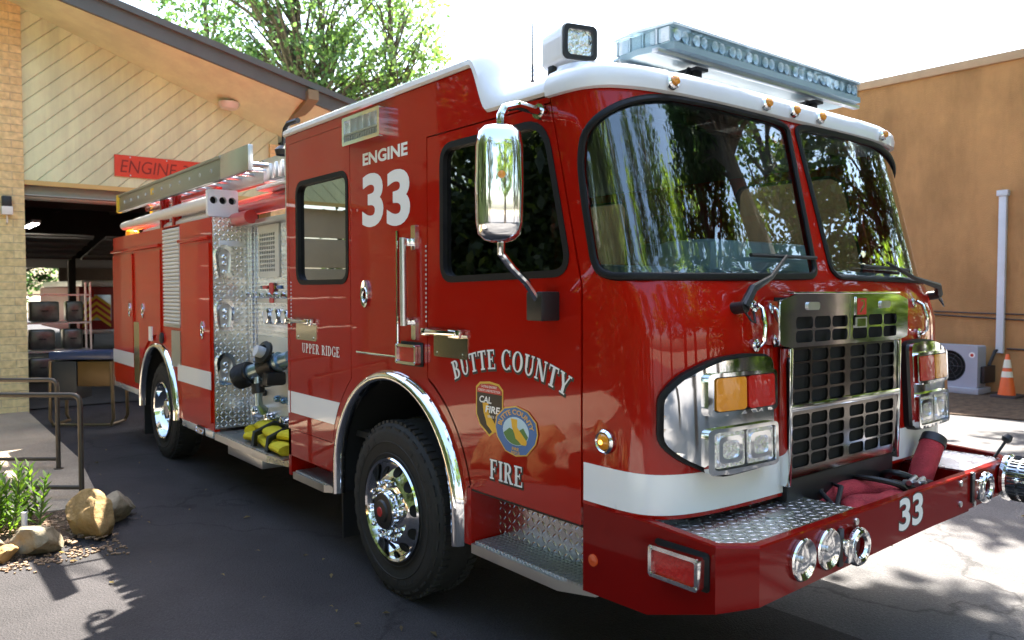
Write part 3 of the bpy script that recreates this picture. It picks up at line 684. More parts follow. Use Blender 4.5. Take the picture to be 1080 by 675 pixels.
# ---- bumper
OUT = [(-.80, -1.251), (-.43, -1.251), (-.1, -1.25), (0, -1.12), (0, 1.28), (-.1, 1.41), (-.43, 1.411), (-.80, 1.411)]
ZB = [.515, .525, .632, .656, .712, .70, .53, .515]; ZT = [.905, .905, .888, .886, .886, .888, .905, .905]
off = [(-.80, -1.21), (-.43, -1.21), (-.115, -1.21), (-.04, -1.10), (-.04, 1.26), (-.115, 1.37), (-.43, 1.37), (-.80, 1.37)]
bp = MB(); n8 = 8
vs = [(x, y, z) for (x, y), z in zip(OUT, ZB)] + [(x, y, z - .008) for (x, y), z in zip(OUT, ZT)] + [(x * .99 - .004, NY + (y - NY) * .9965, z) for (x, y), z in zip(OUT, ZT)] + [(x, y, z) for (x, y), z in zip(off, ZT)] + [(x, y, z - .04) for (x, y), z in zip(off, ZT)] + [(x, y, z + .0) for (x, y), z in zip(off, ZB)]
fs = []
for i in range(7):
    for k in range(4): fs.append((k * 8 + i, k * 8 + i + 1, (k + 1) * 8 + i + 1, (k + 1) * 8 + i))
    fs.append((i, i + 1, 40 + i + 1, 40 + i))
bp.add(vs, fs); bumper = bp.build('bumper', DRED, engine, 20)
XYZ = lambda z: (lambda a, b, d: Vector((a, b, z + d)))
def deck(poly):
    d = MB().plate(poly, XYZ(.868), -.006, .004).build('bumper_deck', TR_XY, engine); return d
dk = deck([(-.60, -1.208), (-.118, -1.208), (-.043, -1.098), (-.043, -.295), (-.40, -.315), (-.40, -1.0), (-.60, -1.2)])
q = MB().plate(rrect(-.235, -.20, -.74, -.56, .012), XYZ(.873), 0, .004).build('latch_plate', ALU, dk)
deck([(-.60, 1.368), (-.60, 1.30), (-.40, 1.1), (-.40, .85), (-.043, .85), (-.043, 1.258), (-.118, 1.368)])
ty = MB(); ty.box(-.40, -.043, -.29, .845, .66, .668); ty.box(-.408, -.40, -.30, .85, .66, .868); ty.box(-.40, -.043, -.298, -.29, .66, .862); ty.box(-.40, -.043, .845, .853, .66, .862)
ty.build('hose_tray', DRED, engine)
FB = FRONT(0)
for y, z in ((-.84, .778), (-.655, .782)):
    a = MB().lathe([(.085, 0), (.085, .012), (.080, .018), (.074, .016), (.06, .009), (.04, .0045), (.0005, .002)], (0.0015, y, z), (1, 0, 0), 36).build('fog_lamp', CHROME, bumper)
    MB().lathe([(.014, .003), (.012, .010), (.0005, .012)], (0.002, y, z), (1, 0, 0), 14).build('bulb', ALU, a)
for y, z in ((-.452, .757), (.87, .80)):
    a = MB(); a.tube([(0.03, y + .062 * math.cos(t), z + .062 * math.sin(t)) for t in np.linspace(0, 2 * PI, 28)[:-1]], .021, 10, True)
    a.box(-.01, .045, y - .105, y - .05, z - .05, z + .05, .008); a.build('tow_eye', CHROME, bumper)
    b = MB(); b.plate(rrect(y - .12, y - .085, z - .07, z + .09, .01), FB, .0005, .012); b.build('eye_slot', BLACK, bumper)
q = MB()
for y, z in ((-.42, .85), (.63, .85), (.63, .745), (.8, .72), (-.35, .72)): q.lathe([(.016, 0), (.015, .008), (.0005, .012)], (0, y, z), (1, 0, 0), 10)
q.build('bolt', ALU, bumper)
for k, y in enumerate((-.03, .1)):
    q = MB(); put_text(q, sans('3', .025), lambda a, b, d: FB(a + y, b + .728 + .002 * k, d), .0022, width=.108, height=.15); q.build('number', TXTW, bumper)
    q = MB(); put_text(q, sans('3', .06), lambda a, b, d: FB(a + y - .002, b + .722 + .002 * k, d), .0012, width=.118, height=.162); q.build('number_outline', TXTK, bumper)
# mechanical siren at the far end of the bumper
sy, sz = 1.215, .80
s_ = MB().lathe([(.06, -.02), (.125, 0), (.128, .02), (.118, .03), (.118, .15), (.128, .16), (.132, .2), (.15, .23), (.152, .255), (.135, .262), (.125, .25), (.1, .235), (.05, .25), (.0005, .255)], (0.01, sy, sz), (1, 0, 0), 44).build('siren', CHROME, engine, 40)
q = MB()
for k in range(36):
    a = 2 * PI * k / 36; d = Vector((0, math.cos(a), math.sin(a))); p = Vector((.05, sy, sz)) + d * .119
    for x in (0, .052): q.tube([p + Vector((x, 0, 0)), p + Vector((x + .038, 0, 0))], .0048, 5)
q.build('siren_slot', DARKM, s_)
q = MB(); q.tube([(-.09, 1.32, .88), (-.05, 1.36, .97)], .008, 6); q.lathe([(.0005, .03), (.02, .025), (.028, 0), (.02, -.02), (.0005, -.025)], (-.045, 1.365, .985), (.4, .4, .8), 14); q.build('lever', DARKM, engine)

# ---- steps under the cab
def grating(x0, x1, y0, y1, z, par, nm='tread_bar'):
    q = MB(); n = int((x1 - x0) / .028)
    for k in range(n + 1):
        x = x0 + (x1 - x0) * k / n; q.box(x - .005, x + .005, y0, y1, z, z + .012)
    for k in range(8):
        y = y0 + (y1 - y0) * (k + .5) / 8; q.box(x0, x1, y - .006, y + .006, z + .001, z + .009)
    return q.build(nm, ALU, par)
st_ = MB().plate([(-1.635, -1.252), (-.965, -1.252), (-.80, -1.17), (-.80, -.95), (-1.635, -.95)], XYZ(.462), 0, .05).build('cab_step', ALU, engine)
grating(-1.62, -.83, -1.235, -1.0, .512, st_)
MB().box(-1.64, -.80, -1.06, -1.045, .51, .80).build('step_riser', TR_XZ, engine)
MB().box(-1.675, -1.64, -1.25, -.9, .50, .80).build('step_side', RED, engine)
MB().box(-1.66, -.81, -1.245, -1.06, .788, .796).build('door_sill', DARKM, engine)
st_ = MB().plate([(-3.90, -1.252), (-3.38, -1.252), (-3.28, -1.18), (-3.28, -.95), (-3.90, -.95)], XYZ(.43), 0, .05).build('cab_step', ALU, engine)
grating(-3.88, -3.30, -1.235, -1.0, .48, st_)
q = MB(); q.box(-3.93, -3.25, -1.06, -1.05, .47, .80); q.box(-3.975, -3.93, -1.25, -.9, .45, .80); q.box(-3.16, -3.135, -1.25, -.9, .5, .8); q.build('step_side', RED, engine)

# ---- wheels
def wheel(x, y, rear=False):
    W_ = thing('w', '', '') if False else None
    c = Vector((x, y, .52)); A = Vector((0, -1, 0))
    ty = MB(); R = .522
    prof = [(.30, -.30), (.40, -.31), (.47, -.30), (R - .015, -.27), (R, -.25), (R, -.05), (R - .014, -.022), (.47, .0), (.44, .004), (.40, .004), (.36, -.004), (.305, -.012), (.295, -.03), (.295, -.06)]
    ty.lathe(prof, c, A, 64)
    for k in range(64):
        a = 2 * PI * k / 64; d = Vector((math.cos(a), 0, math.sin(a))); t_ = Vector((-math.sin(a), 0, math.cos(a)))
        for s_, h0, h1 in ((0, -.03, -.085), (.5, -.22, -.275)):
            M_ = Matrix((t_, A, d)).transposed().to_4x4(); M_.translation = c + d * (R + .003) + t_ * .025 * s_
            ty.box(-.016, .016, h1, h0, -.012, .006, T=M_)
    for rr in (.46, .405, .335): ty.tube([c + Vector((math.cos(a) * rr, -.004 if rr < .45 else .002, math.sin(a) * rr)) for a in np.linspace(0, 2 * PI, 64)[:-1]], .004, 6, True)
    for k in range(30):
        a = 2 * PI * k / 30; d = Vector((math.cos(a), 0, math.sin(a))); t_ = Vector((-math.sin(a), 0, math.cos(a)))
        M_ = Matrix((t_, A, d)).transposed().to_4x4(); M_.translation = c + d * .487
        ty.box(-.03, .03, -.03, -.006, -.01, .008, T=M_)
        if k % 10 < 6: M_.translation = c + d * .43; ty.box(-.022, .022, -.02, .0065, -.014, .014, T=M_)
    wo_ = ty.build('wheel', RUBBER, engine, 50, org=c)
    rim = MB()
    if not rear: pr = [(.30, -.05), (.305, -.006), (.312, .006), (.304, .016), (.292, .008), (.285, -.02), (.27, -.045), (.245, -.03), (.205, .0), (.19, .012), (.16, .014), (.13, .016), (.118, .02), (.115, .055), (.108, .062)]
    else: pr = [(.30, -.05), (.305, -.006), (.312, .006), (.304, .016), (.292, .008), (.285, -.03), (.27, -.10), (.25, -.12), (.20, -.125), (.16, -.12), (.12, -.115), (.115, -.05), (.1, -.03), (.05, -.025), (.0005, -.025)]
    rim.lathe(pr, c, A, 64); rm = rim.build('rim', CHROME, wo_, 40)
    r0 = .232
    for k in range(10):
        a = 2 * PI * (k + .25) / 10; p = c + Vector((math.cos(a), 0, math.sin(a))) * r0; d = (Vector((math.cos(a), 0, math.sin(a))) * .55 + A * .83).normalized() if not rear else A
        h = .0 if not rear else -.121
        hp = p + A * (-.018 if not rear else h)
        MB().lathe([(.036, .001), (.033, .004), (.029, .002), (.0005, .0018)], hp, d, 20).build('hand_hole', VOID, wo_)
    for k in range(10):
        a = 2 * PI * (k + .1) / 10; p = c + Vector((math.cos(a), 0, math.sin(a))) * .165; h = .012 if not rear else -.12
        q = MB(); q.lathe([(.021, h), (.021, h + .012), (.016, h + .016), (.016, h + .045), (.012, h + .052), (.0005, h + .054)], p, A, 6)
        a += .31; p = c + Vector((math.cos(a), 0, math.sin(a))) * .168
        if k % 2 == 0: MB().lathe([(.012, h), (.011, h + .03), (.0005, h + .034)], p, A, 8).build('wheel_stud', CHROME, wo_)
        q.build('lug_nut', CHROME, wo_)
    if not rear:
        q = MB(); q.lathe([(.108, .058), (.104, .066), (.07, .069), (.062, .08), (.03, .084), (.0005, .085)], c, A, 36, m=0); q.build('hub_cap', [BLACK], wo_)
        q = MB(); q.lathe([(.03, .083), (.028, .087), (.0005, .088)], c, A, 24); q.build('cap_emblem', mat('hub_red', (.45, .02, .02), .3), wo_)
    return wo_
WF = wheel(-2.43, -1.262); WR = wheel(-7.44, -1.225, True)
for src, x in ((WF, -2.43), (WR, -7.44)):
    r = src.copy(); COL.objects.link(r); r.rotation_euler.z = PI; r.location = Vector((x, 1.41, .52)) - ORG[engine.name]
    for ch in src.children: c = ch.copy(); COL.objects.link(c); c.parent = r
def fender(cx_, cz_, R, y, zlow, nm='fender_trim', wd=.07):
    q = MB(); path = [(cx_ - R, zlow)] + arc(cx_, cz_, R, 180, 0, 40) + [(cx_ + R, zlow)]
    prof = [(0, -.0), (.012, .035), (.03, .05), (.05, .05), (.066, .03), (.07, -.02)]; vs = []; n = len(path)
    for i, (x, z) in enumerate(path):
        d = Vector((x - cx_, 0, max(0, z - cz_))).normalized() if z > cz_ else Vector((math.copysign(1, x - cx_), 0, 0))
        for w_, o_ in prof: vs.append(Vector((x, y - o_, z)) - d * w_)
    k = len(prof); q.add(vs, [(i * k + j, i * k + j + 1, (i + 1) * k + j + 1, (i + 1) * k + j) for i in range(n - 1) for j in range(k - 1)])
    f = q.build(nm, CHROME, engine, 60)
    q = MB(); path2 = [(cx_ - R + .05, zlow)] + arc(cx_, cz_, R - .05, 180, 0, 40) + [(cx_ + R - .05, zlow)]
    q.add([(x, yy, z) for x, z in path2 for yy in (y + .0, y + .55)], [(2 * i, 2 * i + 1, 2 * i + 3, 2 * i + 2) for i in range(len(path2) - 1)])
    q.build('wheel_well', VOID, f); return f
fender(-2.435, .62, .735, -1.25, .48); fender(-7.46, .55, .715, -1.25, .50)
MB().box(-3.17, -3.15, -1.22, -.75, .16, .62).build('mud_flap', BLACK, engine); MB().box(-8.24, -8.22, -1.22, -.6, .14, .62).build('mud_flap', BLACK, engine)

# ---- chassis
q = MB(); q.box(-9.3, -.45, -.42, -.30, .62, .86); q.box(-9.3, -.45, .46, .58, .62, .86)
q.box(-2.6, -2.3, -.9, 1.1, .45, .6); q.box(-7.6, -7.3, -.9, 1.1, .42, .62); q.box(-5.6, -4.1, -.5, .7, .45, .8); q.box(-1.9, -.6, -.6, .7, .55, .9); q.box(-3.9, -3.4, -.9, 1, .55, .75)
q.box(-6.5, -5.9, -.9, -.5, .40, .62); q.cyl((-6.7, -.9, .45), (-5.9, -.9, .45), .1); q.build('chassis', DARKM, engine)

# ---- pump bay
PB = -5.66
q = MB(); q.box(PB - .004, PB + .004, -1.245, -.86, .555, 2.50); ep = q.build('body_end_panel', TR_YZ, engine)
q = MB(); q.box(PB, -3.99, -.885, -.875, .56, 2.42); q.box(PB, -3.99, -.875, 1.1, 2.40, 2.42); pp = q.build('pump_panel', TR_XZ, engine)
q = MB(); q.box(PB + .005, PB + .06, -.905, -.865, .56, 2.45, .008); q.box(PB + .1, PB + .13, -.9, -.88, .56, 2.44, .006); q.build('corner_post', TR_XZ, pp)
q = MB(); q.box(-5.5, -3.99, -.892, -.886, .62, 1.42, .002); q.box(-5.5, -4.0, -.898, -.886, 1.72, 1.82, .004); q.build('gauge_panel', PALE, pp)
q = MB(); q.plate(rrect(-5.45, -4.98, 1.95, 2.42, .01), SIDE(-.886), 0, .012, [rrect(-5.42 + i * .052, -5.385 + i * .052, 2.0 + j * .04, 2.028 + j * .04, .006, 1) for i in range(7) for j in range(9)]); q.build('vent_panel', PALE, pp)
q = MB(); q.box(-5.44, -5.0, -.888, -.8865, 1.97, 2.4); q.build('vent_void', VOID, pp)
for x, z, r in ((-5.25, 1.6, .07), (-5.05, 1.6, .07), (-4.85, 1.6, .06), (-4.6, 1.62, .06), (-5.3, 1.28, .05)):
    a = MB().lathe([(r, 0), (r, .03), (r * .86, .034), (r * .84, .026)], (x, -.89, z), (0, -1, 0), 24).build('gauge', CHROME, pp)
    MB().lathe([(r * .85, .027), (.0005, .0275)], (x, -.89, z), (0, -1, 0), 20).build('dial', TXTW, a)
q = MB(); q.plate(rrect(-5.18, -5.09, 1.72, 1.9, .02), SIDE(-.9), .0, .01); q.build('red_tag', mat('tag_red', (.6, .03, .03), .4), pp)
for k, z in enumerate((2.10, 1.605, 1.11)):
    o_ = Vector((PB + .004, -1.147, z)); q = MB()
    prof = [(math.cos(a) * .085, .05 + math.sin(a) * .1) for a in np.linspace(-.3, PI + .3, 18)] + [(-.075, -.06), (-.06, -.15), (.06, -.15), (.075, -.06)]
    q.plate(prof, lambda a, b, d: o_ + Vector((d, a, b)), 0, .035, [[(p_[0] * .68, p_[1] * .72 + .0) for p_ in prof]]); lm = q.build('port_bezel', CHROME, ep)
    q = MB(); q.plate([(p_[0] * .7, p_[1] * .74) for p_ in prof], lambda a, b, d: o_ + Vector((d, a, b)), .001, .006); q.build('port_back', ALU, lm)
    for zz in (.04, -.02, -.10):
        MB().lathe([(.024, 0), (.022, .02), (.015, .024), (.012, .01), (.0005, .01)], o_ + Vector((.006, 0, zz)), (1, 0, 0), 16).build('port_lamp', CHROME, lm)
q = MB(); q.box(PB + .004, PB + .012, -1.19, -1.0, 2.24, 2.29); q.build('name_plate', STRIPE, ep)
for k in range(7):
    x = -5.46 + k * .16; q = MB(); q.box(x - .05, x + .05, -.902, -.888, 1.845, 1.875, .003); q.build('label_plate', (TXTW, mat('tag_red'), GOLD, mat('tag_blue', (.05, .15, .4), .4))[k % 4], pp)
    q = MB(); q.tube([(x, -.89, 1.77), (x, -.96, 1.775), (x, -.985, 1.79)], [.012, .012, .016], 10); q.lathe([(.0005, .02), (.022, .012), (.022, -.012), (.0005, -.02)], (x, -1.0, 1.795), (0, -1, .2), 14); q.build('valve_lever', CHROME, pp)
for x, z, r in ((-5.42, 1.05, .075), (-5.4, .72, .06), (-5.1, .70, .06), (-4.75, .70, .06)):
    q = MB(); q.lathe([(r, 0), (r, .05), (r * .85, .065), (r * .8, .10), (r * .5, .11), (.0005, .11)], (x, -.89, z), (0, -1, 0), 20)
    for k in range(3): a = k * 2.1; q.box(x + r * math.cos(a) - .012, x + r * math.cos(a) + .012, -.985, -.95, z + r * math.sin(a) - .012, z + r * math.sin(a) + .012, .004)
    q.build('outlet_cap', CHROME, pp)
# discharge valve
q = MB(); a, b = Vector((-4.72, -.92, 1.26)), Vector((-5.22, -1.20, 1.06)); d = (b - a).normalized()
q.tube([a, a + d * .16], [.06, .066], 20); q.tube([a + d * .3, a + d * .43], [.06, .07], 20); q.tube([a + d * .1, a + d * .13], [.085, .085], 20); q.tube([a + d * .36 + Vector((0, 0, -.02)), a + d * .36 + Vector((.02, 0, -.3)), a + d * .36 + Vector((-.02, .06, -.36))], [.036, .034, .045], 14)
vl = q.build('discharge_valve', mat('valve_blue_grey', (.34, .46, .56), .28, .85), engine)
q = MB(); q.tube([a + d * .16, a + d * .3], [.1, .1], 14); q.tube([a + d * .43, a + d * .58], [.098, .105], 20)
for k in range(8): t_ = a + d * (.45 + .015 * k); q.lathe([(.104, 0), (.109, .004), (.104, .008)], t_, d, 20)
q.tube([a + d * .36 + Vector((.0, 0, -.12)), a + d * .36 + Vector((.02, 0, -.2))], [.055, .055], 14); q.lathe([(.055, 0), (.1, .01), (.1, .035), (.06, .045)], a + d * .2 + Vector((0, -.05, .1)), (.2, -.9, .4), 24)
q.box(-4.9, -4.78, -1.1, -.92, 1.02, 1.14, .03); q.box(-4.98, -4.9, -1.09, -1.0, 1.0, 1.06, .02); q.build('valve_cap', BLACK, vl)
q = MB(); q.tube([a + d * .2 + Vector((0, -.06, .1)), a + d * .2 + Vector((0, -.14, .13))], .05, 14); q.build('valve_wheel', mat('valve_white', (.6, .62, .65), .4), vl)
q = MB()
for k in range(4): q.lathe([(.028, 0), (.03, .03), (.02, .05), (.0005, .052)], (-5.0 + k * .14, -.895, .88 - .0 * k), (0, -1, 0), 16)
q.build('drain_knob', mat('blue_knob', (.2, .35, .5), .25, .8), pp)
q = MB(); q.lathe([(.028, 0), (.03, .03), (.0005, .04)], (-5.32, -.895, .9), (0, -1, 0), 14); q.build('drain_cap', BLACK, pp)
q = MB(); q.tube([(-4.28, -.95, 1.0), (-4.28, -.95, 2.35)], .02, 10); q.tube([(-4.1, -1.15, .62), (-4.1, -1.15, 2.5)], .016, 10); q.build('grab_rail', CHROME, engine)
q = MB(); q.box(-4.45, -4.33, -.95, -.89, 1.25, 1.7, .01); q.box(-4.42, -4.36, -.98, -.9, 1.74, 2.0, .02); q.build('panel_gear', mat('gear_red', (.45, .03, .025), .4), engine)
# running board
rb = MB().plate([(-5.65, -1.252), (-4.40, -1.252), (-4.06, -1.15), (-4.0, -.88), (-5.65, -.88)], XYZ(.462), 0, .06).build('running_board', ALU, engine)
grating(-5.62, -4.12, -1.235, -.9, .522, rb); q = MB(); q.box(-5.35, -4.55, -1.235, -.9, .38, .458, .004); q.build('board_bracket', ALU, rb)
q = MB(); T_ = Matrix.Rotation(math.radians(0), 4, 'Z'); q.plate([(-4.40, .464), (-4.06, .464), (-4.06, .522), (-4.40, .522)], lambda a, b, d: Vector((a, -1.252 + (a + 4.40) * .3 - d, b)), 0, .004); q.build('board_end', TR_XZ, rb)

# ---- rear body
bpoly = clean_loop([(-9.5, .66), (-8.175, .66)] + arc(-7.46, .55, .68, 171, 4, 30) + [(-6.775, .53), (-5.66, .53), (-5.66, 2.50), (-9.5, 2.50)])
doors = [(-9.46, -8.49, .72, 2.27), (-8.44, -8.31, .80, 1.45), (-8.20, -7.36, 1.30, 2.27), (-7.22, -6.635, 1.47, 2.49), (-6.575, -5.70, .60, 2.27)]
body = MB().plate(bpoly, S, -.05, 0, [rrect(*doors[3], .005)]); body.box(-9.5, -5.67, -1.2, 1.36, 2.44, 2.47); body.box(-9.5, -9.46, -1.2, 1.36, .66, 2.46); body.box(-5.70, -5.668, -1.2, 1.36, .6, 2.46)
body.plate(bpoly, FAR(), -.05, 0); bd_ = body.build('body', BODYGLOW, engine)
for i in (0, 2, 4):
    x0, x1, z0, z1 = doors[i]; P_ = rrect(x0, x1, z0, z1, .02)
    if i == 2: P_ = clean_loop([(-8.20, 2.27), (-8.20, 1.05)] + arc(-7.46, .55, .80, 141, 80, 10) + [(-7.30, 2.27)])
    dd = MB().plate(P_, S, .001, .018).build('locker_door', BODYGLOW, engine)
    if i == 0: dring(-8.62, 1.6, dd)
    if i == 2: dring(-8.02, 1.60, dd)
    if i == 4: dring(-5.90, 1.46, dd)
q = MB()
for k in range(26): z = 1.475 + k * .0385; q.tube([(-7.215, -1.245, z + .019), (-6.64, -1.245, z + .019)], .0185, 8)
rs = q.build('roller_shutter', mat('shutter_white', (.72, .73, .72), .3, .2), engine)
q = MB(); q.box(-7.215, -6.64, -1.262, -1.246, 1.45, 1.482, .004); q.build('shutter_handle', ALU, rs)
q = MB()
for x0, x1 in ((-9.48, -7.30), (-6.60, -5.68)): q.box(x0, x1, -1.29, -1.25, 2.30, 2.335, .006)
q.build('drip_rail', BODYGLOW, engine)
MB().plate(rrect(-8.44, -8.20, .74, 1.46, .01), S, .001, .02).build('kick_plate', mat('brass_plate', (.52, .45, .26), .2, 1), engine)
MB().plate(rrect(-6.93, -6.62, 1.05, 1.42, .01), S, .001, .014).build('hinge_plate', ALU, engine)
MB().plate(rrect(-7.75, -7.62, 1.27, 1.43, .01), S, .018, .03).build('fuel_flap', TXTW, engine)
MB().lathe([(.06, 0), (.06, .02), (.045, .028), (.0005, .028)], (-7.3, -1.25, 1.32), (0, -1, 0), 20).build('filler_cap', DARKM, engine)
for x0, x1 in ((-9.5, -8.47), (-6.70, -5.675)):
    MB().plate([(x0, .917), (x1, .917), (x1, 1.083), (x0, 1.083)], S, .0185, .0205, back=False).build('white_stripe', STRIPE, engine)
BR_ = mat('bright_rail', (.75, .75, .75), .25, .6); MB().box(-9.5, -8.3, -1.262, -1.2, .60, .665, .004).build('rub_rail', BR_, engine); rt = MB().box(-6.6, -5.675, -1.262, -1.2, .468, .535, .004).build('rub_rail', BR_, engine)
warning_lamp(SIDE(-1.262), -6.1, -5.9, .475, .53, AMBER, rt, .02)
a = MB().lathe([(.1, 0), (.1, .03), (.085, .05), (.08, .12), (.06, .14), (.0005, .145)], (-9.36, -1.05, 2.47), (0, 0, 1), 24).build('beacon', mat('yellow_beacon', (.8, .55, .02), .2, 0, 1), engine)
# ---- hose-bed gear
q = MB()
for x in (-7.5, -7.05): q.box(x - .09, x + .09, -1.17, -1.13, 2.45, 2.83, .006); q.box(x - .03, x + .03, -1.2, -1.13, 2.45, 2.83, .006)
q.box(-8.3, -5.8, -1.16, -1.1, 2.76, 2.80, .006); q.build('ladder_rack', RED, engine)
q = MB(); q.plate(rrect(-1.27, -.99, 2.51, 2.76, .02), FRONT(-5.70), -.05, 0, [[(c + .034 * math.cos(a), 2.66 + .034 * math.sin(a)) for a in np.linspace(0, 2 * PI, 17)[:-1]] for c in (-1.215, -1.13, -1.045)])
tb = q.build('tube_holder', mat('white_gloss', (.78, .78, .78), .3, 0, .5), engine)
MB().box(-5.77, -5.752, -1.26, -1.0, 2.6, 2.72).build('tube_void', VOID, tb)
q = MB()
for y, z in ((-1.18, 2.66), (-1.05, 2.66), (-1.12, 2.53), (-.98, 2.55)): q.tube([(-9.2 if z > 2.6 else -8.4, y, z - .02), (-6.9, y, z), (-5.78, y, z)], [.05, .06, .062], 14)
q.build('storage_tube', mat('white_gloss'), engine)
q = MB()
for y, z, x1 in ((-.9, 2.58, -4.2), (-.78, 2.66, -4.2), (-1.02, 2.47, -5.3)): q.tube([(-7.2, y, z), (x1, y, z + .02)], .062, 14)
q.build('red_tube', mat('red_gloss', (.55, .03, .02), .3, 0, .5), engine)
q = MB(); q.box(-5.66, -4.05, -.98, -.6, 2.425, 2.47, .008); q.box(-5.3, -4.2, -.97, -.55, 2.72, 2.76, .008); q.box(-4.12, -4.06, -1.2, -.7, 2.3, 2.95, .01); q.build('bed_shelf', ALU, engine)
q = MB(); q.tube([(-4.05, -1.12, 3.12), (-4.2, -1.13, 3.12), (-4.24, -1.14, 3.08), (-4.25, -1.15, 2.94)], .022, 8); q.lathe([(.06, 0), (.07, .04), (.04, .07)], (-4.25, -1.15, 2.88), (0, 0, 1), 14); q.build('deck_nozzle', BLACK, engine)
q = MB()
for k in range(6): q.box(-5.0 + k * .13, -4.92 + k * .13, -1.0, -.8, 2.78, 2.92, .01)
q.build('valve_block', ALU, engine)
# the ladder lies in the rack: lifts off, so it is a thing of its own
lad = thing('extension_ladder', 'long grey aluminium ladder with a yellow tip lying along the top of the fire engine', 'ladder', (-7, -1.1, 2.8))
for y in (-1.25, -.86):
    q = MB(); q.box(-9.05, -5.35, y - .015, y + .015, 2.80, 3.01, .006); q.box(-9.05, -5.35, y - .028, y + .028, 2.80, 2.825, .004); q.box(-9.05, -5.35, y - .028, y + .028, 2.985, 3.012, .004)
    r_ = q.build('rail', mat('ladder_grey', (.36, .355, .32), .32, .75), lad)
    q = MB(); q.box(-5.35, -4.68, y - .022, y + .022, 2.805, 3.016, .006); q.build('rail_end', ALU, r_)
    q = MB(); q.box(-9.16, -9.05, y - .03, y + .03, 2.80, 3.02, .015); q.build('rail_tip', mat('tip_yellow', (.75, .48, .02), .5), r_)
    q = MB()
    for k in range(13): q.lathe([(.02, 0), (.019, .006), (.012, .008), (.0005, .008)], (-8.8 + k * .32, y - .015, 2.905), (0, -1, 0), 12)
    q.build('rung_plug', ALU, r_)
for k in range(13): MB().cyl((-8.8 + k * .32, -1.24, 2.905), (-8.8 + k * .32, -.87, 2.905), .017, seg=10).build('rung', ALU, lad)
MB().plate(rrect(-7.62, -7.5, 2.88, 2.95, .004), SIDE(-1.265), 0, .002).build('sticker', mat('sticker_yellow', (.8, .5, .05), .5), lad)
# yellow hose on the running board
q = MB()
def flat_hose(q, pts, w_, h_):
    P = [Vector(p) for p in pts]; seg = 12; vs = []; n = len(P)
    for i in range(n):
        t_ = (P[min(i + 1, n - 1)] - P[max(i - 1, 0)]).normalized(); r_ = t_.cross(Vector((0, 0, 1))).normalized(); u_ = r_.cross(t_)
        for j in range(seg):
            a = 2 * PI * j / seg; vs.append(P[i] + r_ * math.copysign(abs(math.cos(a)) ** .8, math.cos(a)) * w_ + u_ * math.sin(a) * h_)
    q.add(vs, [(i * seg + j, i * seg + (j + 1) % seg, (i + 1) * seg + (j + 1) % seg, (i + 1) * seg + j) for i in range(n - 1) for j in range(seg)] + [tuple(range(seg))[::-1], tuple((n - 1) * seg + j for j in range(seg))])
for k, (z, x0, x1, y) in enumerate(((.575, -5.05, -4.2, -1.13), (.575, -5.0, -4.2, -.985), (.66, -5.02, -4.22, -1.06))):
    flat_hose(q, [(x0 + (x1 - x0) * t_, y + .03 * math.sin(5 * t_ + k), z + .012 * math.sin(9 * t_)) for t_ in np.linspace(0, 1, 14)], .085, .042)
q.tube([(-5.05 - .03 * math.sin(a), -1.06 + .085 * math.cos(a), .615) for a in np.linspace(0, PI, 10)], .05, 10)
hs = q.build('fire_hose', YEL); tag(hs, 'folded yellow fire hose strapped on the running board', 'hose')
q = MB()
for x in (-4.75, -4.45): q.tube([(x, -1.225, .54), (x - .01, -1.21, .64), (x + .02, -1.06, .708), (x + .05, -.93, .64)], .018, 8, flat=2.2)
q.build('strap', BLACK, hs, org=(0, 0, 0))
# things in the bumper tray
PINK = mat('worn_red_hose', (.36, .025, .035), .8, var=.35, vscale=12, bump=.4, bscale=150)
q = MB(); P_ = [(-.36, -.18, .80), (-.3, -.02, .845), (-.24, .14, .85), (-.13, .2, .83), (-.1, .05, .82), (-.17, -.1, .82), (-.12, -.2, .79), (-.2, -.25, .78)]
def spline(P, n=8):
    out = []
    for i in range(len(P) - 1):
        p0, p1, p2, p3 = (Vector(P[max(0, min(len(P) - 1, i + k))]) for k in (-1, 0, 1, 2))
        for t_ in np.linspace(0, 1, n, endpoint=False): out.append(.5 * (2 * p1 + (p2 - p0) * t_ + (2 * p0 - 5 * p1 + 4 * p2 - p3) * t_ ** 2 + (3 * p1 - p0 - 3 * p2 + p3) * t_ ** 3))
    return out + [Vector(P[-1])]
q.tube(spline(P_), .06, 14, flat=.85); P2 = [(-.32, .55, .74), (-.25, .4, .8), (-.34, .2, .81), (-.36, .0, .78)]; q.tube(spline(P2), .055, 12)
th = q.build('attack_hose', PINK); tag(th, 'faded red hose folded into the open bumper tray', 'hose')
q = MB(); q.tube([(-.22, .64, .78), (-.22, .73, .90), (-.22, .82, 1.0)], [.06, .064, .062], 16); nz = q.build('hose_nozzle', PINK); tag(nz, 'faded red hose end standing up out of the bumper tray', 'hose')
q = MB(); q.tube([(-.22, .815, .992), (-.22, .845, 1.03)], [.068, .064], 18); q.tube([(-.22, .845, 1.03), (-.22, .852, 1.04)], [.05, .045], 16); q.build('coupling', DARKM, nz)
q = MB(); q.tube([(-.26, .92, .87), (-.25, .93, .98)], .033, 12); q.build('pin', ALU, nz)
q = MB(); q.tube(spline([(-.1, .5, .80), (-.14, .42, .88), (-.2, .35, .91), (-.28, .4, .88), (-.3, .52, .8)]), .016, 8); q.tube(spline([(-.08, .28, .82), (-.1, .16, .9), (-.25, .1, .915), (-.33, .2, .86)]), .014, 8)
q.tube([(-.12, .42, .8), (-.2, .3, .84)], .05, 14); q.box(-.2, -.1, .45, .58, .78, .86, .02); tg = q.build('hose_strap', BLACK); tag(tg, 'black straps and fittings lying on the red hose in the bumper tray', 'strap')
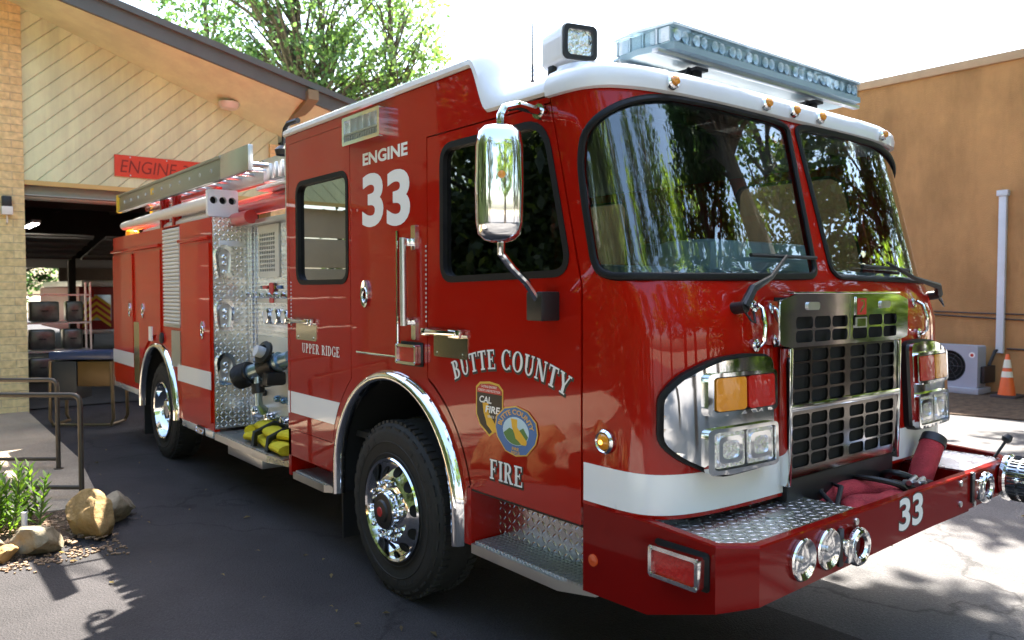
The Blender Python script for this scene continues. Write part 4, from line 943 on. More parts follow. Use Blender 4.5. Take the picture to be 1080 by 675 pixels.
q = MB(); q.tube([(-.17, -.27, .84), (-.3, -.18, .88), (-.34, -.05, .9), (-.24, -.1, .9), (-.17, -.27, .84)], .012, 8); hk = q.build('spanner', DARKM); tag(hk, 'dark metal spanner loop at the near end of the bumper tray', 'tool')
q = MB()
for x in (-.12, -.08): q.tube([(x, .33, .875), (x - .02, .44, .885)], .014, 10)
q.tube([(-.16, .36, .87), (-.05, .36, .885)], .012, 8); cp = q.build('coupling', ALU); tag(cp, 'small bright hose couplings on the edge of the bumper tray', 'coupling')

# ================================================================== the place
def groundmat(name, col, var, vs, rough, bump, bs, cracks=False, spots=True):
    m = bpy.data.materials.new(name); m.use_nodes = True; n = m.node_tree.nodes; L = m.node_tree.links; b = n['Principled BSDF']
    b.inputs['Roughness'].default_value = rough; b.inputs['Specular IOR Level'].default_value = .35
    tc = n.new('ShaderNodeTexCoord')
    def noise(s, d=8, r=.6):
        z = n.new('ShaderNodeTexNoise'); z.inputs['Scale'].default_value = s; z.inputs['Detail'].default_value = d; z.inputs['Roughness'].default_value = r; L.new(tc.outputs['Object'], z.inputs['Vector']); return z.outputs[0]
    def rng(s, a, b_, c, d):
        r = n.new('ShaderNodeMapRange'); L.new(s, r.inputs[0])
        for i, v in enumerate((a, b_, c, d)): r.inputs[i + 1].default_value = v
        return r.outputs[0]
    f = _math(n, L, 'MULTIPLY', rng(noise(vs), .3, .7, 1 - var, 1 + var), rng(noise(55, 6, .8), .3, .7, .62, 1.4))
    f = _math(n, L, 'MULTIPLY', f, rng(noise(.35, 4), .3, .7, .85, 1.15))
    if cracks:
        v = n.new('ShaderNodeTexVoronoi'); v.feature = 'DISTANCE_TO_EDGE'; v.inputs['Scale'].default_value = .33
        wv = n.new('ShaderNodeVectorMath'); wv.operation = 'ADD'; z = n.new('ShaderNodeTexNoise'); z.inputs['Scale'].default_value = 1.6; z.inputs['Detail'].default_value = 6
        L.new(tc.outputs['Object'], z.inputs['Vector']); L.new(tc.outputs['Object'], wv.inputs[0]); L.new(z.outputs['Color'], wv.inputs[1]); L.new(wv.outputs[0], v.inputs['Vector'])
        f = _math(n, L, 'MULTIPLY', f, rng(v.outputs['Distance'], .0, .008, .45, 1))
    v2 = n.new('ShaderNodeTexVoronoi'); v2.inputs['Scale'].default_value = 90; L.new(tc.outputs['Object'], v2.inputs['Vector'])
    if spots: f = _math(n, L, 'MULTIPLY', f, rng(v2.outputs['Distance'], .05, .35, 1.6, .9))
    x = n.new('ShaderNodeMixRGB'); x.blend_type = 'MULTIPLY'; x.inputs[0].default_value = 1; x.inputs[1].default_value = (*col, 1); L.new(f, x.inputs[2]); L.new(x.outputs[0], b.inputs['Base Color'])
    k = n.new('ShaderNodeBump'); k.inputs['Strength'].default_value = bump; k.inputs['Distance'].default_value = .02
    h = _math(n, L, 'ADD', noise(bs, 8, .75), v2.outputs['Distance']); L.new(h, k.inputs['Height']); L.new(k.outputs[0], b.inputs['Normal'])
    return m
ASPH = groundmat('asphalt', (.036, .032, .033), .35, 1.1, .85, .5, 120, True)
CONC = groundmat('concrete_path', (.36, .29, .21), .12, 2.5, .85, .25, 60)
SOIL = groundmat('bark_soil', (.13, .085, .055), .5, 9, .95, 1.0, 40)
DIRT = groundmat('dry_ground', (.30, .25, .18), .3, 1.5, .95, .6, 30)
def sheet(name, poly, z, m):
    o = MB().add([(x, y, z) for x, y in poly], [tuple(range(len(poly)))]).build(name, m); o['kind'] = 'structure'; return o
sheet('ground', [(-400, -400), (400, -400), (400, 400), (-400, 400)], -.008, DIRT)
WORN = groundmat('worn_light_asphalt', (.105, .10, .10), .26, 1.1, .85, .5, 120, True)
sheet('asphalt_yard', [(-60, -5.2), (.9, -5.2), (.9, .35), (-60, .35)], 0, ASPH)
sheet('pale_bounce_ground', [(-30, -9), (.9, -9), (.9, -5.2), (-30, -5.2)], 0, groundmat('bounce_ground_pale', (.40, .38, .34), .2, 1.5, .9, .3, 60))  # unseen pale ground added to bounce sunlight onto the engine's side
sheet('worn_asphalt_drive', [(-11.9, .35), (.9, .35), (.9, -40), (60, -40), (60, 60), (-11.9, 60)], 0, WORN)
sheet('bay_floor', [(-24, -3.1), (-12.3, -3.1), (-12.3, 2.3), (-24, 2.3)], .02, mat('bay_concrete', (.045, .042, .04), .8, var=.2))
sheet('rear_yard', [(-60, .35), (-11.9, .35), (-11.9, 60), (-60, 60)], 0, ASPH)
o = MB().plate([(-12.3, -9), (-5.72, -9), (-5.66, -2.66), (-5.62, -2.2), (-7.75, -1.99), (-11.95, -1.93), (-12.3, -1.93)], XYZ(0), -.02, .035).build('path', CONC); o['kind'] = 'structure'
o = MB().plate(rpoly([(-5.62, -9), (-2.6, -9), (-2.7, -4.5), (-3.6, -3.95), (-4.5, -3.35), (-4.55, -2.95), (-4.75, -2.55), (-5.5, -2.30), (-5.64, -2.36)], .15), XYZ(0), -.02, .03).build('soil_bed', SOIL); o['kind'] = 'structure'
o = MB().plate([(-40, 9.0), (-6, 8.75), (-3.4, 8.62), (-1.5, 9.1), (.5, 9.4), (.5, 11.95), (-40, 11.95)], XYZ(0), -.02, .02).build('shadow_soil_strip', SOIL); o['kind'] = 'structure'  # dark soil strip cut to the shape of the wall's cast shadow

# ---- fire station
def planks(name, col):
    m = mat(name, col, .6, 0, 0, var=.08, vscale=2); n = m.node_tree.nodes; L = m.node_tree.links; b = n['Principled BSDF']
    tc = n.new('ShaderNodeTexCoord'); s = n.new('ShaderNodeSeparateXYZ'); L.new(tc.outputs['Object'], s.inputs[0])
    a = _math(n, L, 'SUBTRACT', s.outputs[2], _math(n, L, 'MULTIPLY', s.outputs[1], .92))
    f = _math(n, L, 'ABSOLUTE', _math(n, L, 'SUBTRACT', _math(n, L, 'FRACT', _math(n, L, 'MULTIPLY', a, 3.9)), .5))
    gline = _math(n, L, 'MULTIPLY', _math(n, L, 'SUBTRACT', .5, f), 18, True)
    src = b.inputs['Base Color'].links[0].from_socket
    x = n.new('ShaderNodeMixRGB'); x.blend_type = 'MULTIPLY'; x.inputs[0].default_value = 1; L.new(src, x.inputs[1])
    r = n.new('ShaderNodeMapRange'); L.new(gline, r.inputs[0]); r.inputs[3].default_value = .8; r.inputs[4].default_value = 1; L.new(r.outputs[0], x.inputs[2]); L.new(x.outputs[0], b.inputs['Base Color'])
    k = n.new('ShaderNodeBump'); k.inputs['Distance'].default_value = .012; k.inputs['Strength'].default_value = .9; L.new(gline, k.inputs['Height']); L.new(k.outputs[0], b.inputs['Normal']); return m
def bricks(name, c1, c2, mortar, sc=1.0):
    m = bpy.data.materials.new(name); m.use_nodes = True; n = m.node_tree.nodes; L = m.node_tree.links; b = n['Principled BSDF']; b.inputs['Roughness'].default_value = .8
    tc = n.new('ShaderNodeTexCoord'); s = n.new('ShaderNodeSeparateXYZ'); L.new(tc.outputs['Object'], s.inputs[0]); c = n.new('ShaderNodeCombineXYZ')
    L.new(_math(n, L, 'ADD', s.outputs[0], s.outputs[1]), c.inputs[0]); L.new(s.outputs[2], c.inputs[1])
    t = n.new('ShaderNodeTexBrick'); L.new(c.outputs[0], t.inputs[0]); t.inputs['Color1'].default_value = (*c1, 1); t.inputs['Color2'].default_value = (*c2, 1); t.inputs['Mortar'].default_value = (*mortar, 1)
    t.inputs['Scale'].default_value = 1; t.inputs['Mortar Size'].default_value = .006; t.inputs['Brick Width'].default_value = .40; t.inputs['Row Height'].default_value = .115; t.inputs['Mortar Smooth'].default_value = .3
    z = n.new('ShaderNodeTexNoise'); z.inputs['Scale'].default_value = 14; z.inputs['Detail'].default_value = 8; L.new(tc.outputs['Object'], z.inputs[0])
    r = n.new('ShaderNodeMapRange'); L.new(z.outputs[0], r.inputs[0]); r.inputs[1].default_value = .3; r.inputs[2].default_value = .7; r.inputs[3].default_value = .8; r.inputs[4].default_value = 1.15
    x = n.new('ShaderNodeMixRGB'); x.blend_type = 'MULTIPLY'; x.inputs[0].default_value = 1; L.new(t.outputs[0], x.inputs[1]); L.new(r.outputs[0], x.inputs[2]); L.new(x.outputs[0], b.inputs['Base Color'])
    k = n.new('ShaderNodeBump'); k.inputs['Distance'].default_value = .015; k.inputs['Strength'].default_value = .8
    L.new(_math(n, L, 'SUBTRACT', z.outputs[0], _math(n, L, 'MULTIPLY', t.outputs['Fac'], 1.2)), k.inputs['Height']); L.new(k.outputs[0], b.inputs['Normal']); return m
CREAM = mat('cream_paint', (.62, .70, .42), .6, var=.08, vscale=1.5)
SIDING = planks('diagonal_siding', (.63, .72, .43)); BRICK = bricks('yellow_brick', (.78, .63, .30), (.70, .54, .24), (.58, .48, .27))
streaks(CREAM, 1.5, .5, .9); streaks(SIDING, 2.5, .35, .86)
FASC = mat('fascia_grey', (.085, .095, .08), .55, var=.1); OLIVE = mat('olive_trim', (.20, .16, .075), .5, var=.1)
FX = -12.0
fst = thing('fire_station', 'cream gabled fire station with yellow brick pillars and an open bay behind the engine', 'building', (FX, -3, 0))
roofz = lambda y: 5.768 - .232 * y if y > -6.5 else 5.768 + .232 * 6.5 + .232 * (y + 6.5)
wallz = lambda y: 5.305 - .355 * max(y, -2.5)
FP = lambda a, b, d: Vector((FX + d, a, b))
MB().plate([(-7.6, 3.47), (2.0, 3.47), (2.0, wallz(2.0)), (-2.5, wallz(-2.5)), (-7.6, wallz(-2.5))], FP, -.2, 0).build('wall', SIDING, fst)
for y0, y1 in ((-3.1, -1.91), (1.83, 2.5), (-7.9, -6.3)): MB().box(FX - .5, FX + .06, y0, y1, 0, wallz(y0) + .02 if y0 < 1 else wallz(y1)).build('brick_pillar', BRICK, fst)
q = MB(); q.box(FX - .03, FX + .02, -1.91, 1.83, 3.40, 3.468); q.box(FX - .03, FX + .02, -6.3, -3.1, 3.40, 3.468); q.build('door_header', mat('header_yellow', (.55, .42, .14), .6), fst)
q = MB()
for k in range(3): q.box(FX - .25 - k * .12, FX - .2 - k * .12, -1.91, 1.83, 3.22 - k * .0, 3.46, .004); 
q.box(FX - .7, FX - .05, -1.91, 1.83, 3.25, 3.27); q.box(FX - .5, FX - .1, .1, .5, 3.2, 3.3, .02); q.build('door_track', mat('track_grey', (.3, .33, .3), .4, .5), fst)
q = MB()
for k in range(6): q.box(FX - .22, FX - .17, -6.3, -3.1, .02 + k * .56, .02 + k * .56 + .54, .02)
q.build('bay_door', mat('bay_door_tan', (.42, .36, .25), .5, var=.06), fst)
# roof with its deep eave
rq = MB()
for y0, y1 in ((-6.5, 4.2), (-9, -6.5)):
    a, b = roofz(y0), roofz(y1)
    rq.add([(x, y, z) for x in (FX - 12, -10.87) for y, z in ((y0, a - .10), (y1, b - .10), (y1, b), (y0, a))], [(0, 1, 5, 4), (1, 2, 6, 5), (2, 3, 7, 6), (3, 0, 4, 7), (0, 3, 2, 1), (4, 5, 6, 7)])
rq.build('roof', CREAM, fst)
q = MB()
for y0, y1 in ((-6.5, 4.22), (-9, -6.5)):
    a, b = roofz(y0), roofz(y1)
    for x0, x1, lo, hi in ((-10.86, -10.80, -.31, -.01), (-10.82, -10.74, -.09, .01)):
        q.add([(x, y, z) for x in (x0, x1) for y, z in ((y0, a + lo), (y1, b + lo), (y1, b + hi), (y0, a + hi))], [(0, 1, 5, 4), (1, 2, 6, 5), (2, 3, 7, 6), (3, 0, 4, 7), (0, 3, 2, 1), (4, 5, 6, 7)])
q.build('fascia', FASC, fst)
q = MB(); Y_ = np.linspace(-7.5, 3.6, 24); q.add([v for y in Y_ for v in ((FX - .01, y, wallz(y)), (-10.84, y, roofz(y) - .28))], [(2 * i, 2 * i + 1, 2 * i + 3, 2 * i + 2) for i in range(23)]); q.build('soffit', CREAM, fst)
for y in (2.08, -5.0): 
    z = roofz(y) - .13; MB().plate([(FX - .1, z - .5), (-11.0, z - .27), (-10.68, z - .16), (-10.68, z), (FX - .1, z - .2)], lambda a, b, d: Vector((a, y + d, b)), -.09, .09).build('roof_beam', OLIVE, fst)
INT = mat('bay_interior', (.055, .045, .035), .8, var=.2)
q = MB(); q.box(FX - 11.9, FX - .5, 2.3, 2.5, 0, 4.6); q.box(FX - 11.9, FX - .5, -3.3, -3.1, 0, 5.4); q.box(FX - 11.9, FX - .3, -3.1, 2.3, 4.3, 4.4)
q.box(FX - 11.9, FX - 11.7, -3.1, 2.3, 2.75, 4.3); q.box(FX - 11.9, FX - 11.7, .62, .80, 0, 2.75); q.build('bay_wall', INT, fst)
q = MB(); q.box(FX - 26, FX - 11.7, -4, 7, 2.82, 2.92); q.box(FX - 25.9, FX - 25.6, 2.6, 7, 0, 2.82); q.build('added_shade_roof', INT, fst)  # roof and end wall added to keep sun off the parked engine
q = MB()
for y in (-1.5, .2, 1.6): q.box(FX - 11, FX - .6, y - .05, y + .05, 3.95, 4.28)
for x in (-14, -17, -20): q.box(x - .06, x + .06, -3.1, 2.3, 3.8, 4.0)
q.build('roof_truss', mat('truss_brown', (.06, .04, .03), .8), fst)
for y0, y1 in ((-3.0, .58), (.84, 2.25)):
    q = MB(); M_ = Matrix.Translation((-21.6, (y0 + y1) / 2, 2.95)) @ Matrix.Rotation(math.radians(-8), 4, 'Y')
    q.box(-1.6, 1.6, -(y1 - y0) / 2, (y1 - y0) / 2, -.02, .02, T=M_)
    for k in range(5): q.box(-1.5 + k * .72, -1.42 + k * .72, -(y1 - y0) / 2, (y1 - y0) / 2, -.06, -.02, T=M_)
    q.build('overhead_door', mat('overhead_door_grey', (.22, .21, .19), .5), fst)
LITE = mat('lit_tube', (1, .97, .9), .4, emit=5)
for x, y, z, rz in ((-14.5, -1.75, 3.55, .1), (-19, -.9, 3.3, .2)):
    q = MB(); q.box(x - .75, x + .75, y - .09, y + .09, z, z + .07, .01); hl_ = q.build('strip_light', mat('lamp_white', (.7, .7, .68), .4)); tag(hl_, 'long bright strip light under the bay roof near the yellow brick pillar' if x > -16 else 'small bright strip light deep inside the bay', 'ceiling light')
    q = MB()
    for d in (-.045, .045): q.tube([(x - .7, y + d, z - .015), (x + .7, y + d, z - .015)], .018, 8)
    q.build('lit_tube', LITE, hl_, org=(0, 0, 0)); hl_.children[0].location = (0, 0, 0)
q = MB(); q.box(-15.6, -15.0, .5, .95, 3.55, 3.75, .03); ht = q.build('ceiling_heater', mat('heater_grey', (.4, .4, .38), .5)); tag(ht, 'small grey unit heater hanging inside the bay left of the engine', 'heater')
# ---- things on the facade
sg = MB().plate([(-.68, 3.635), (.95, 3.635), (.95, 3.972), (-.68, 3.972)], FP, .005, .03).build('sign_board', mat('sign_red', (.58, .05, .012), .5, var=.08)); tag(sg, 'red routed wooden sign reading ENGINE-33 on the cream boards', 'sign')
q = MB(); put_text(q, sans('ENGINE-33', .0), lambda a, b, d: FP(a - .60, b + 3.70, d), .0315, width=1.16, height=.2, shear=.18); q.build('lettering', mat('routed_dark_red', (.20, .022, .01), .7), sg)
q = MB()
for y in (-.45, .1, .7):
    for z in (3.66, 3.945): q.lathe([(.012, 0), (.01, .004), (.0005, .005)], (FX + .03, y, z), (1, 0, 0), 8)
q.build('screw', ALU, sg)
wl = MB().box(FX + .06, FX + .17, -2.2, -2.08, 3.02, 3.2, .012).build('wall_lantern', BLACK); tag(wl, 'small black and white wall lantern on the yellow brick pillar', 'lamp')
q = MB(); q.tube([(FX + .06, -2.14, 2.8), (FX + .12, -2.14, 2.82), (FX + .12, -2.14, 2.95)], .012, 6); q.box(FX + .05, FX + .18, -2.21, -2.07, 2.93, 3.05, .01); q.build('lamp_glass', mat('lantern_glass', (.75, .73, .65), .3), wl)
sf = MB().lathe([(.17, 0), (.17, -.05), (.13, -.11), (.0005, -.12)], (-11.75, 1.05, wallz(1.05) + .06), (0, 0, 1), 24).build('soffit_light', mat('soffit_lamp_cream', (.62, .58, .48), .4)); tag(sf, 'small round light under the cream eave', 'lamp')

# ---- in the bay: another engine, shelves, trolley
pe = thing('parked_fire_engine', 'dark red fire engine with a yellow chevron tail parked beyond the rear bay door', 'fire engine', (-27.5, 2.3, 0))
q = MB(); q.box(-33, -25.6, 1.2, 3.4, .5, 1.95, .06); q.build('body', mat('parked_red', (.28, .02, .015), .4), pe)
q = MB(); q.box(-33, -25.7, 1.3, 3.3, 1.95, 2.15, .05); q.build('roof', TXTW, pe)
q = MB(); q.box(-25.62, -25.58, 1.25, 2.1, .9, 1.7, .01); q.build('tail_panel', ALU, pe)
q = MB(); PC = 1.68
for k in range(7):
    z = .78 + k * .1; mm = k % 2; zz = lambda y: z + .22 - abs(y - PC) * .8
    q.add([(-25.56, y, v) for y, v in ((PC - .4, zz(PC - .4)), (PC, zz(PC)), (PC, zz(PC) + .1), (PC - .4, zz(PC - .4) + .1))], [(0, 1, 2, 3)], mm); q.add([(-25.56, y, v) for y, v in ((PC, zz(PC)), (PC + .4, zz(PC + .4)), (PC + .4, zz(PC + .4) + .1), (PC, zz(PC) + .1))], [(0, 1, 2, 3)], mm)
q.build('chevron_panel', [mat('chevron_yellow', (.8, .5, .02), .4), mat('chevron_red', (.5, .03, .02), .4)], pe)
for y in (1.5, 3.0):
    q = MB(); q.box(-25.6, -25.54, y - .12, y + .12, 1.62, 1.85, .02); q.build('tail_lamp', REDL, pe)
    q = MB(); q.cyl((-26.6, y - .2, .5), (-26.6, y + .2, .5), .5, seg=24); q.build('wheel', RUBBER, pe)
q = MB(); q.box(-25.6, -25.3, 1.2, 3.4, .5, .62, .01); q.build('tail_step', ALU, pe)
q = MB()
for k in range(4):
    q.box(-16.4, -15.9, -1.45, -.3, .08 + k * .55, .11 + k * .55)
for y in (-1.45, -.33): q.box(-16.4, -16.36, y, y + .03, 0, 2.0); q.box(-15.93, -15.9, y, y + .03, 0, 2.0)
sv = q.build('storage_rack', ALU); tag(sv, 'metal storage rack inside the bay beside the brick pillar', 'shelf')
SVR = mat('foil_silver', (.13, .13, .125), .3, .7, var=.4, vscale=6)
for k, (y, z, ww) in enumerate(((-1.15, .12, .45), (-.6, .12, .34), (-1.15, .67, .44), (-.62, .67, .34), (-1.1, 1.22, .5), (-.58, 1.22, .3))):
    q = MB(); q.box(-16.3, -15.95, y - ww / 2, y + ww / 2, z, z + .4, .05); cn = q.build('storage_case', SVR)
    tag(cn, ('wide silver case on the lowest shelf of the bay rack', 'narrow silver case on the lowest shelf of the bay rack', 'wide silver case on the middle shelf of the bay rack', 'narrow silver case on the middle shelf of the bay rack', 'widest silver case on the upper shelf of the bay rack', 'narrowest silver case on the upper shelf of the bay rack')[k], 'case', 'cases on the bay rack')
    MB().box(-15.955, -15.94, y - .06, y + .06, z + .2, z + .23, .004).build('handle', BLACK, cn, org=(0, 0, 0))
tr = thing('work_cart', 'low cart with a blue padded top and brown panel standing at the open bay', 'cart', (-9.9, -1.6, 0))
ca, cb = Vector((-9.75, -1.62, 0)), Vector((-10.55, -1.0, 0)); cd_ = (cb - ca); 
q = MB(); M_ = Matrix.Translation((-10.25, -1.42, .97)) @ Matrix.Rotation(math.radians(52), 4, 'Z'); q.box(-.42, .42, -.22, .22, -.06, .05, .03, T=M_); q.build('padded_top', mat('blue_vinyl', (.025, .045, .11), .35, 0, .3), tr)
q = MB(); q.box(-.05, .40, -.2, .2, -.42, -.08, .02, T=M_); q.build('side_panel', mat('cart_brown', (.14, .07, .015), .35, .2), tr)
q = MB(); q.box(-.41, -.06, -.2, .2, -.6, -.08, .02, T=M_); q.build('drawer_box', mat('cart_black', (.03, .03, .03), .4), tr)
q = MB()
for sx in (-1, 1):
    q.tube([M_ @ Vector((sx * .40, -.2, -.08)), M_ @ Vector((sx * .42, -.2, -.85)), M_ @ Vector((sx * .38, -.2, -.93)), M_ @ Vector((sx * .38, .2, -.93)), M_ @ Vector((sx * .42, .2, -.85)), M_ @ Vector((sx * .40, .2, -.08))], .022, 10)
q.tube([M_ @ Vector((-.38, -.2, -.93)), M_ @ Vector((.38, -.2, -.93))], .02, 8); q.build('frame', mat('frame_bronze', (.22, .16, .09), .35, .7), tr)

# ---- handrails beside the path
RAILM = mat('rail_bronze', (.085, .07, .055), .38, .6, rvar=.2)
def rail(path, post, low, label):
    q = MB(); q.tube(path, .021, 12); q.tube(low, .018, 10); r = q.build('handrail', RAILM); tag(r, label, 'handrail', 'handrails beside the path')
    return r
def bend(a, b, c, r=.07, k=5):
    a, b, c = Vector(a), Vector(b), Vector(c); s, e = b + (a - b).normalized() * r, b + (c - b).normalized() * r
    return [s * (1 - t) ** 2 + b * 2 * t * (1 - t) + e * t * t for t in np.linspace(0, 1, k)]
def hrail(p0, p1, h, label, extra=()):
    p0, p1 = Vector(p0), Vector(p1); d = (p1 - p0); up_ = Vector((0, 0, h))
    q = MB(); q.tube([p0] + bend(p0, p0 + up_, p1 + up_) + bend(p0 + up_, p1 + up_, p1) + [p1], .022, 12); r = q.build('handrail', RAILM); tag(r, label, 'handrail', 'handrails beside the path')
    q = MB(); q.tube([p0 + Vector((0, 0, .1)), p1 + Vector((0, 0, .1))], .019, 10); q.build('lower_bar', RAILM, r, org=(0, 0, 0))
    q = MB(); q.lathe([(.045, 0), (.045, .008), (.025, .012)], p0, (0, 0, 1), 14); q.lathe([(.045, 0), (.045, .008), (.025, .012)], p1, (0, 0, 1), 14); q.build('base_plate', RAILM, r, org=(0, 0, 0)); return r
hrail((-5.915, -2.30, .034), (-7.35, -4.05, .034), .9, 'near bronze handrail standing at the edge of the path by the rocks')
hrail((-7.35, -2.25, .034), (-8.6, -3.85, .034), .9, 'far bronze handrail standing on the path near the brick pillar')

# ---- rocks, plant and path light in the bed
ROCKC = [(.27, .17, .065), (.20, .165, .105), (.19, .15, .095), (.26, .21, .14), (.32, .19, .065)]
def rock(x, y, sx, sy, sz, col, label, rz=0, seed=0):
    rg = random.Random(seed); bm = bmesh.new(); bmesh.ops.create_icosphere(bm, subdivisions=4, radius=1)
    dirs = [(Vector((rg.gauss(0, 1), rg.gauss(0, 1), rg.gauss(0, 1))).normalized(), rg.uniform(.5, .86)) for _ in range(22)]
    from mathutils import noise as NS
    for v in bm.verts:
        p = v.co.copy()
        for d, l in dirs:
            k = p.dot(d)
            if k > l: p -= d * (k - l) * .97
        p += v.co * (NS.noise(v.co * 2.2 + Vector((seed, 0, 0))) * .10 + NS.noise(v.co * 6 + Vector((0, seed, 0))) * .035 + NS.noise(v.co * 16 + Vector((0, seed, 0))) * .012)
        v.co = Vector((p.x * sx, p.y * sy, p.z * sz))
    me = bpy.data.meshes.new('rock'); bm.to_mesh(me); bm.free(); me.shade_smooth(); me.set_sharp_from_angle(angle=math.radians(50))
    o = bpy.data.objects.new('rock', me); COL.objects.link(o); o.location = (x, y, sz * .62); o.rotation_euler.z = rz
    me.materials.append(mat('rock_%d' % ROCKC.index(col), col, .85, var=.4, vscale=5, bump=.7, bscale=22)); return tag(o, label, 'rock', 'rocks edging the planting bed')
R_ = ROCKC
rock(-4.82, -2.42, .235, .2, .235, R_[0], 'large tawny rock at the corner of the planting bed', .4, 1)
rock(-5.12, -2.26, .2, .2, .16, R_[3], 'pale rounded rock just behind the large tawny corner rock', 1, 2)
rock(-5.28, -2.12, .13, .12, .1, R_[2], 'small dark rock at the path end of the rock row', 1, 12)
rock(-4.66, -2.80, .2, .2, .15, R_[1], 'flat grey rock next to the large tawny corner rock', .6, 3)
rock(-4.58, -3.02, .09, .1, .09, R_[4], 'small orange rock between two grey rocks at the asphalt edge', .2, 4)
rock(-4.80, -3.13, .17, .2, .16, R_[2], 'grey brown rock beside the small orange rock', 1.2, 5)
rock(-5.02, -2.84, .1, .09, .075, R_[3], 'small pale rock behind the flat grey rock', 0, 6)
rg = random.Random(3)
for k in range(16):
    kx = -4.62 + .155 * k; y = -3.75 - .06 * k - .55 * (k % 2) + .12 * math.sin(k * 2.2); rock(kx + rg.uniform(-.08, .08), y, rg.uniform(.26, .42), rg.uniform(.24, .4), rg.uniform(.22, .42), R_[k % 5], 'rock of the row edging the bed beyond the left picture edge', rg.uniform(0, 3), 20 + k)
q = MB(); q.lathe([(.02, 0), (.02, .12), (.0005, .122)], (-4.98, -2.84, .10), (0, 0, 1), 12); pl_ = q.build('path_marker', mat('marker_white', (.75, .75, .78), .4)); tag(pl_, 'small white peg standing up among the rocks', 'marker')
def leafmat(name, c1, c2, tr=(1.8, 1.9, .6)):
    m = bpy.data.materials.new(name); m.use_nodes = True; n = m.node_tree.nodes; L = m.node_tree.links; b = n['Principled BSDF']; o = n['Material Output']
    g = n.new('ShaderNodeNewGeometry'); r = n.new('ShaderNodeValToRGB'); L.new(g.outputs['Random Per Island'], r.inputs[0])
    r.color_ramp.elements[0].color = (*c1, 1); r.color_ramp.elements[1].color = (*c2, 1)
    L.new(r.outputs[0], b.inputs['Base Color']); b.inputs['Roughness'].default_value = .55
    t = n.new('ShaderNodeBsdfTranslucent'); h = n.new('ShaderNodeMixRGB'); h.blend_type = 'MULTIPLY'; h.inputs[0].default_value = 1; h.inputs[2].default_value = (*tr, 1); L.new(r.outputs[0], h.inputs[1]); L.new(h.outputs[0], t.inputs[0])
    x = n.new('ShaderNodeMixShader'); x.inputs[0].default_value = .5; L.new(b.outputs[0], x.inputs[1]); L.new(t.outputs[0], x.inputs[2]); L.new(x.outputs[0], o.inputs[0]); return m
PLANT = leafmat('plant_leaf', (.05, .11, .02), (.11, .18, .035))
def leaf(q, p, d, n_, L_, w_):
    d = d.normalized(); s = d.cross(n_).normalized(); u = s.cross(d)
    q.add([p, p + d * L_ * .45 + s * w_ / 2 + u * .01, p + d * L_, p + d * L_ * .45 - s * w_ / 2 + u * .01], [(0, 1, 2, 3)])
q = MB(); st = MB(); rg = random.Random(11)
for k in range(28):
    b0 = Vector((-5.2 + rg.uniform(-.28, .28), -2.98 + rg.uniform(-.34, .3), .03)); ln = Vector((rg.uniform(-.3, .3), rg.uniform(-.3, .3), 1)).normalized(); H_ = rg.uniform(.16, .5)
    st.tube([b0, b0 + ln * H_], [.008, .004], 6)
    for j in range(26):
        t_ = (j + 2) / 28; a = j * 2.4; d = Vector((math.cos(a), math.sin(a), .55 + .9 * t_)); leaf(q, b0 + ln * H_ * t_, d, Vector((rg.uniform(-.3, .3), rg.uniform(-.3, .3), 1)), rg.uniform(.09, .14) * (1.15 - .4 * t_), .028)
sh_ = q.build('shrub', PLANT, ang=180); tag(sh_, 'leafy green shrub growing in the planting bed by the handrail', 'shrub'); st.build('stem', mat('stem_green', (.12, .13, .05), .7), sh_, org=(0, 0, 0))
q = MB()
for k in range(420):
    x, y = rg.uniform(-5.6, -4.6), rg.uniform(-3.4, -2.3); s = rg.uniform(.008, .022); M_ = Matrix.Translation((x, y, .032)) @ Matrix.Rotation(rg.uniform(0, 6), 4, 'Z') @ Matrix.Rotation(rg.uniform(-.5, .5), 4, 'X'); q.box(-s, s, -s * .5, s * .5, -.004, .006, T=M_)
for k in range(260):
    a = rg.uniform(0, 1); x, y = -4.55 + a * .1 + rg.gauss(.05, .09), -2.3 - rg.uniform(0, 1.1); s = rg.uniform(.006, .016); M_ = Matrix.Translation((x, y, .006)) @ Matrix.Rotation(rg.uniform(0, 6), 4, 'Z'); q.box(-s, s, -s * .6, s * .6, -.004, .005, T=M_)
o = q.build('bark_debris', mat('bark_chip', (.2, .13, .08), .9, var=.5, vscale=30)); o['kind'] = 'stuff'

# ---- stucco building across the yard
STUC = mat('orange_stucco', (.47, .24, .092), .92, var=.17, vscale=.9, bump=.6, bscale=55)
streaks(STUC, 1.1, .28, .82)
WY = 11.95
sb = thing('stucco_building', 'plain orange stucco building with a flat roof behind the right of the engine', 'building', (-8, WY + 4, 0))
q = MB(); q.box(-30, 0, WY, WY + 10, 0, 5.86); q.build('wall', STUC, sb)
q = MB(); q.box(-30.04, .04, WY - .05, WY + .3, 5.86, 6.02, .01); q.build('parapet_cap', mat('cap_tan', (.50, .33, .2), .7, var=.1), sb)
q = MB(); q.box(-3.86, -3.74, WY - .09, WY - .004, .72, 3.56, .008); dp = q.build('downpipe', mat('downpipe_white', (.62, .64, .68), .5, var=.08), sb)
q = MB(); q.box(-3.89, -3.71, WY - .12, WY - .003, 3.5, 3.6, .008); q.build('pipe_collar', mat('downpipe_white'), dp)
q = MB()
for z0, z1, sg_ in ((1.62, 1.50, .14), (1.60, 1.28, .1)): q.tube([(-8 + 7.8 * t_, WY - .03, z0 + (z1 - z0) * t_ - sg_ * math.sin(PI * t_)) for t_ in np.linspace(0, 1, 16)], .012, 6)
q.tube([(-3.7, WY - .02, .80), (-2.5, WY - .02, .80), (-.2, WY - .02, .82)], .015, 6); q.build('cable', BLACK, sb)
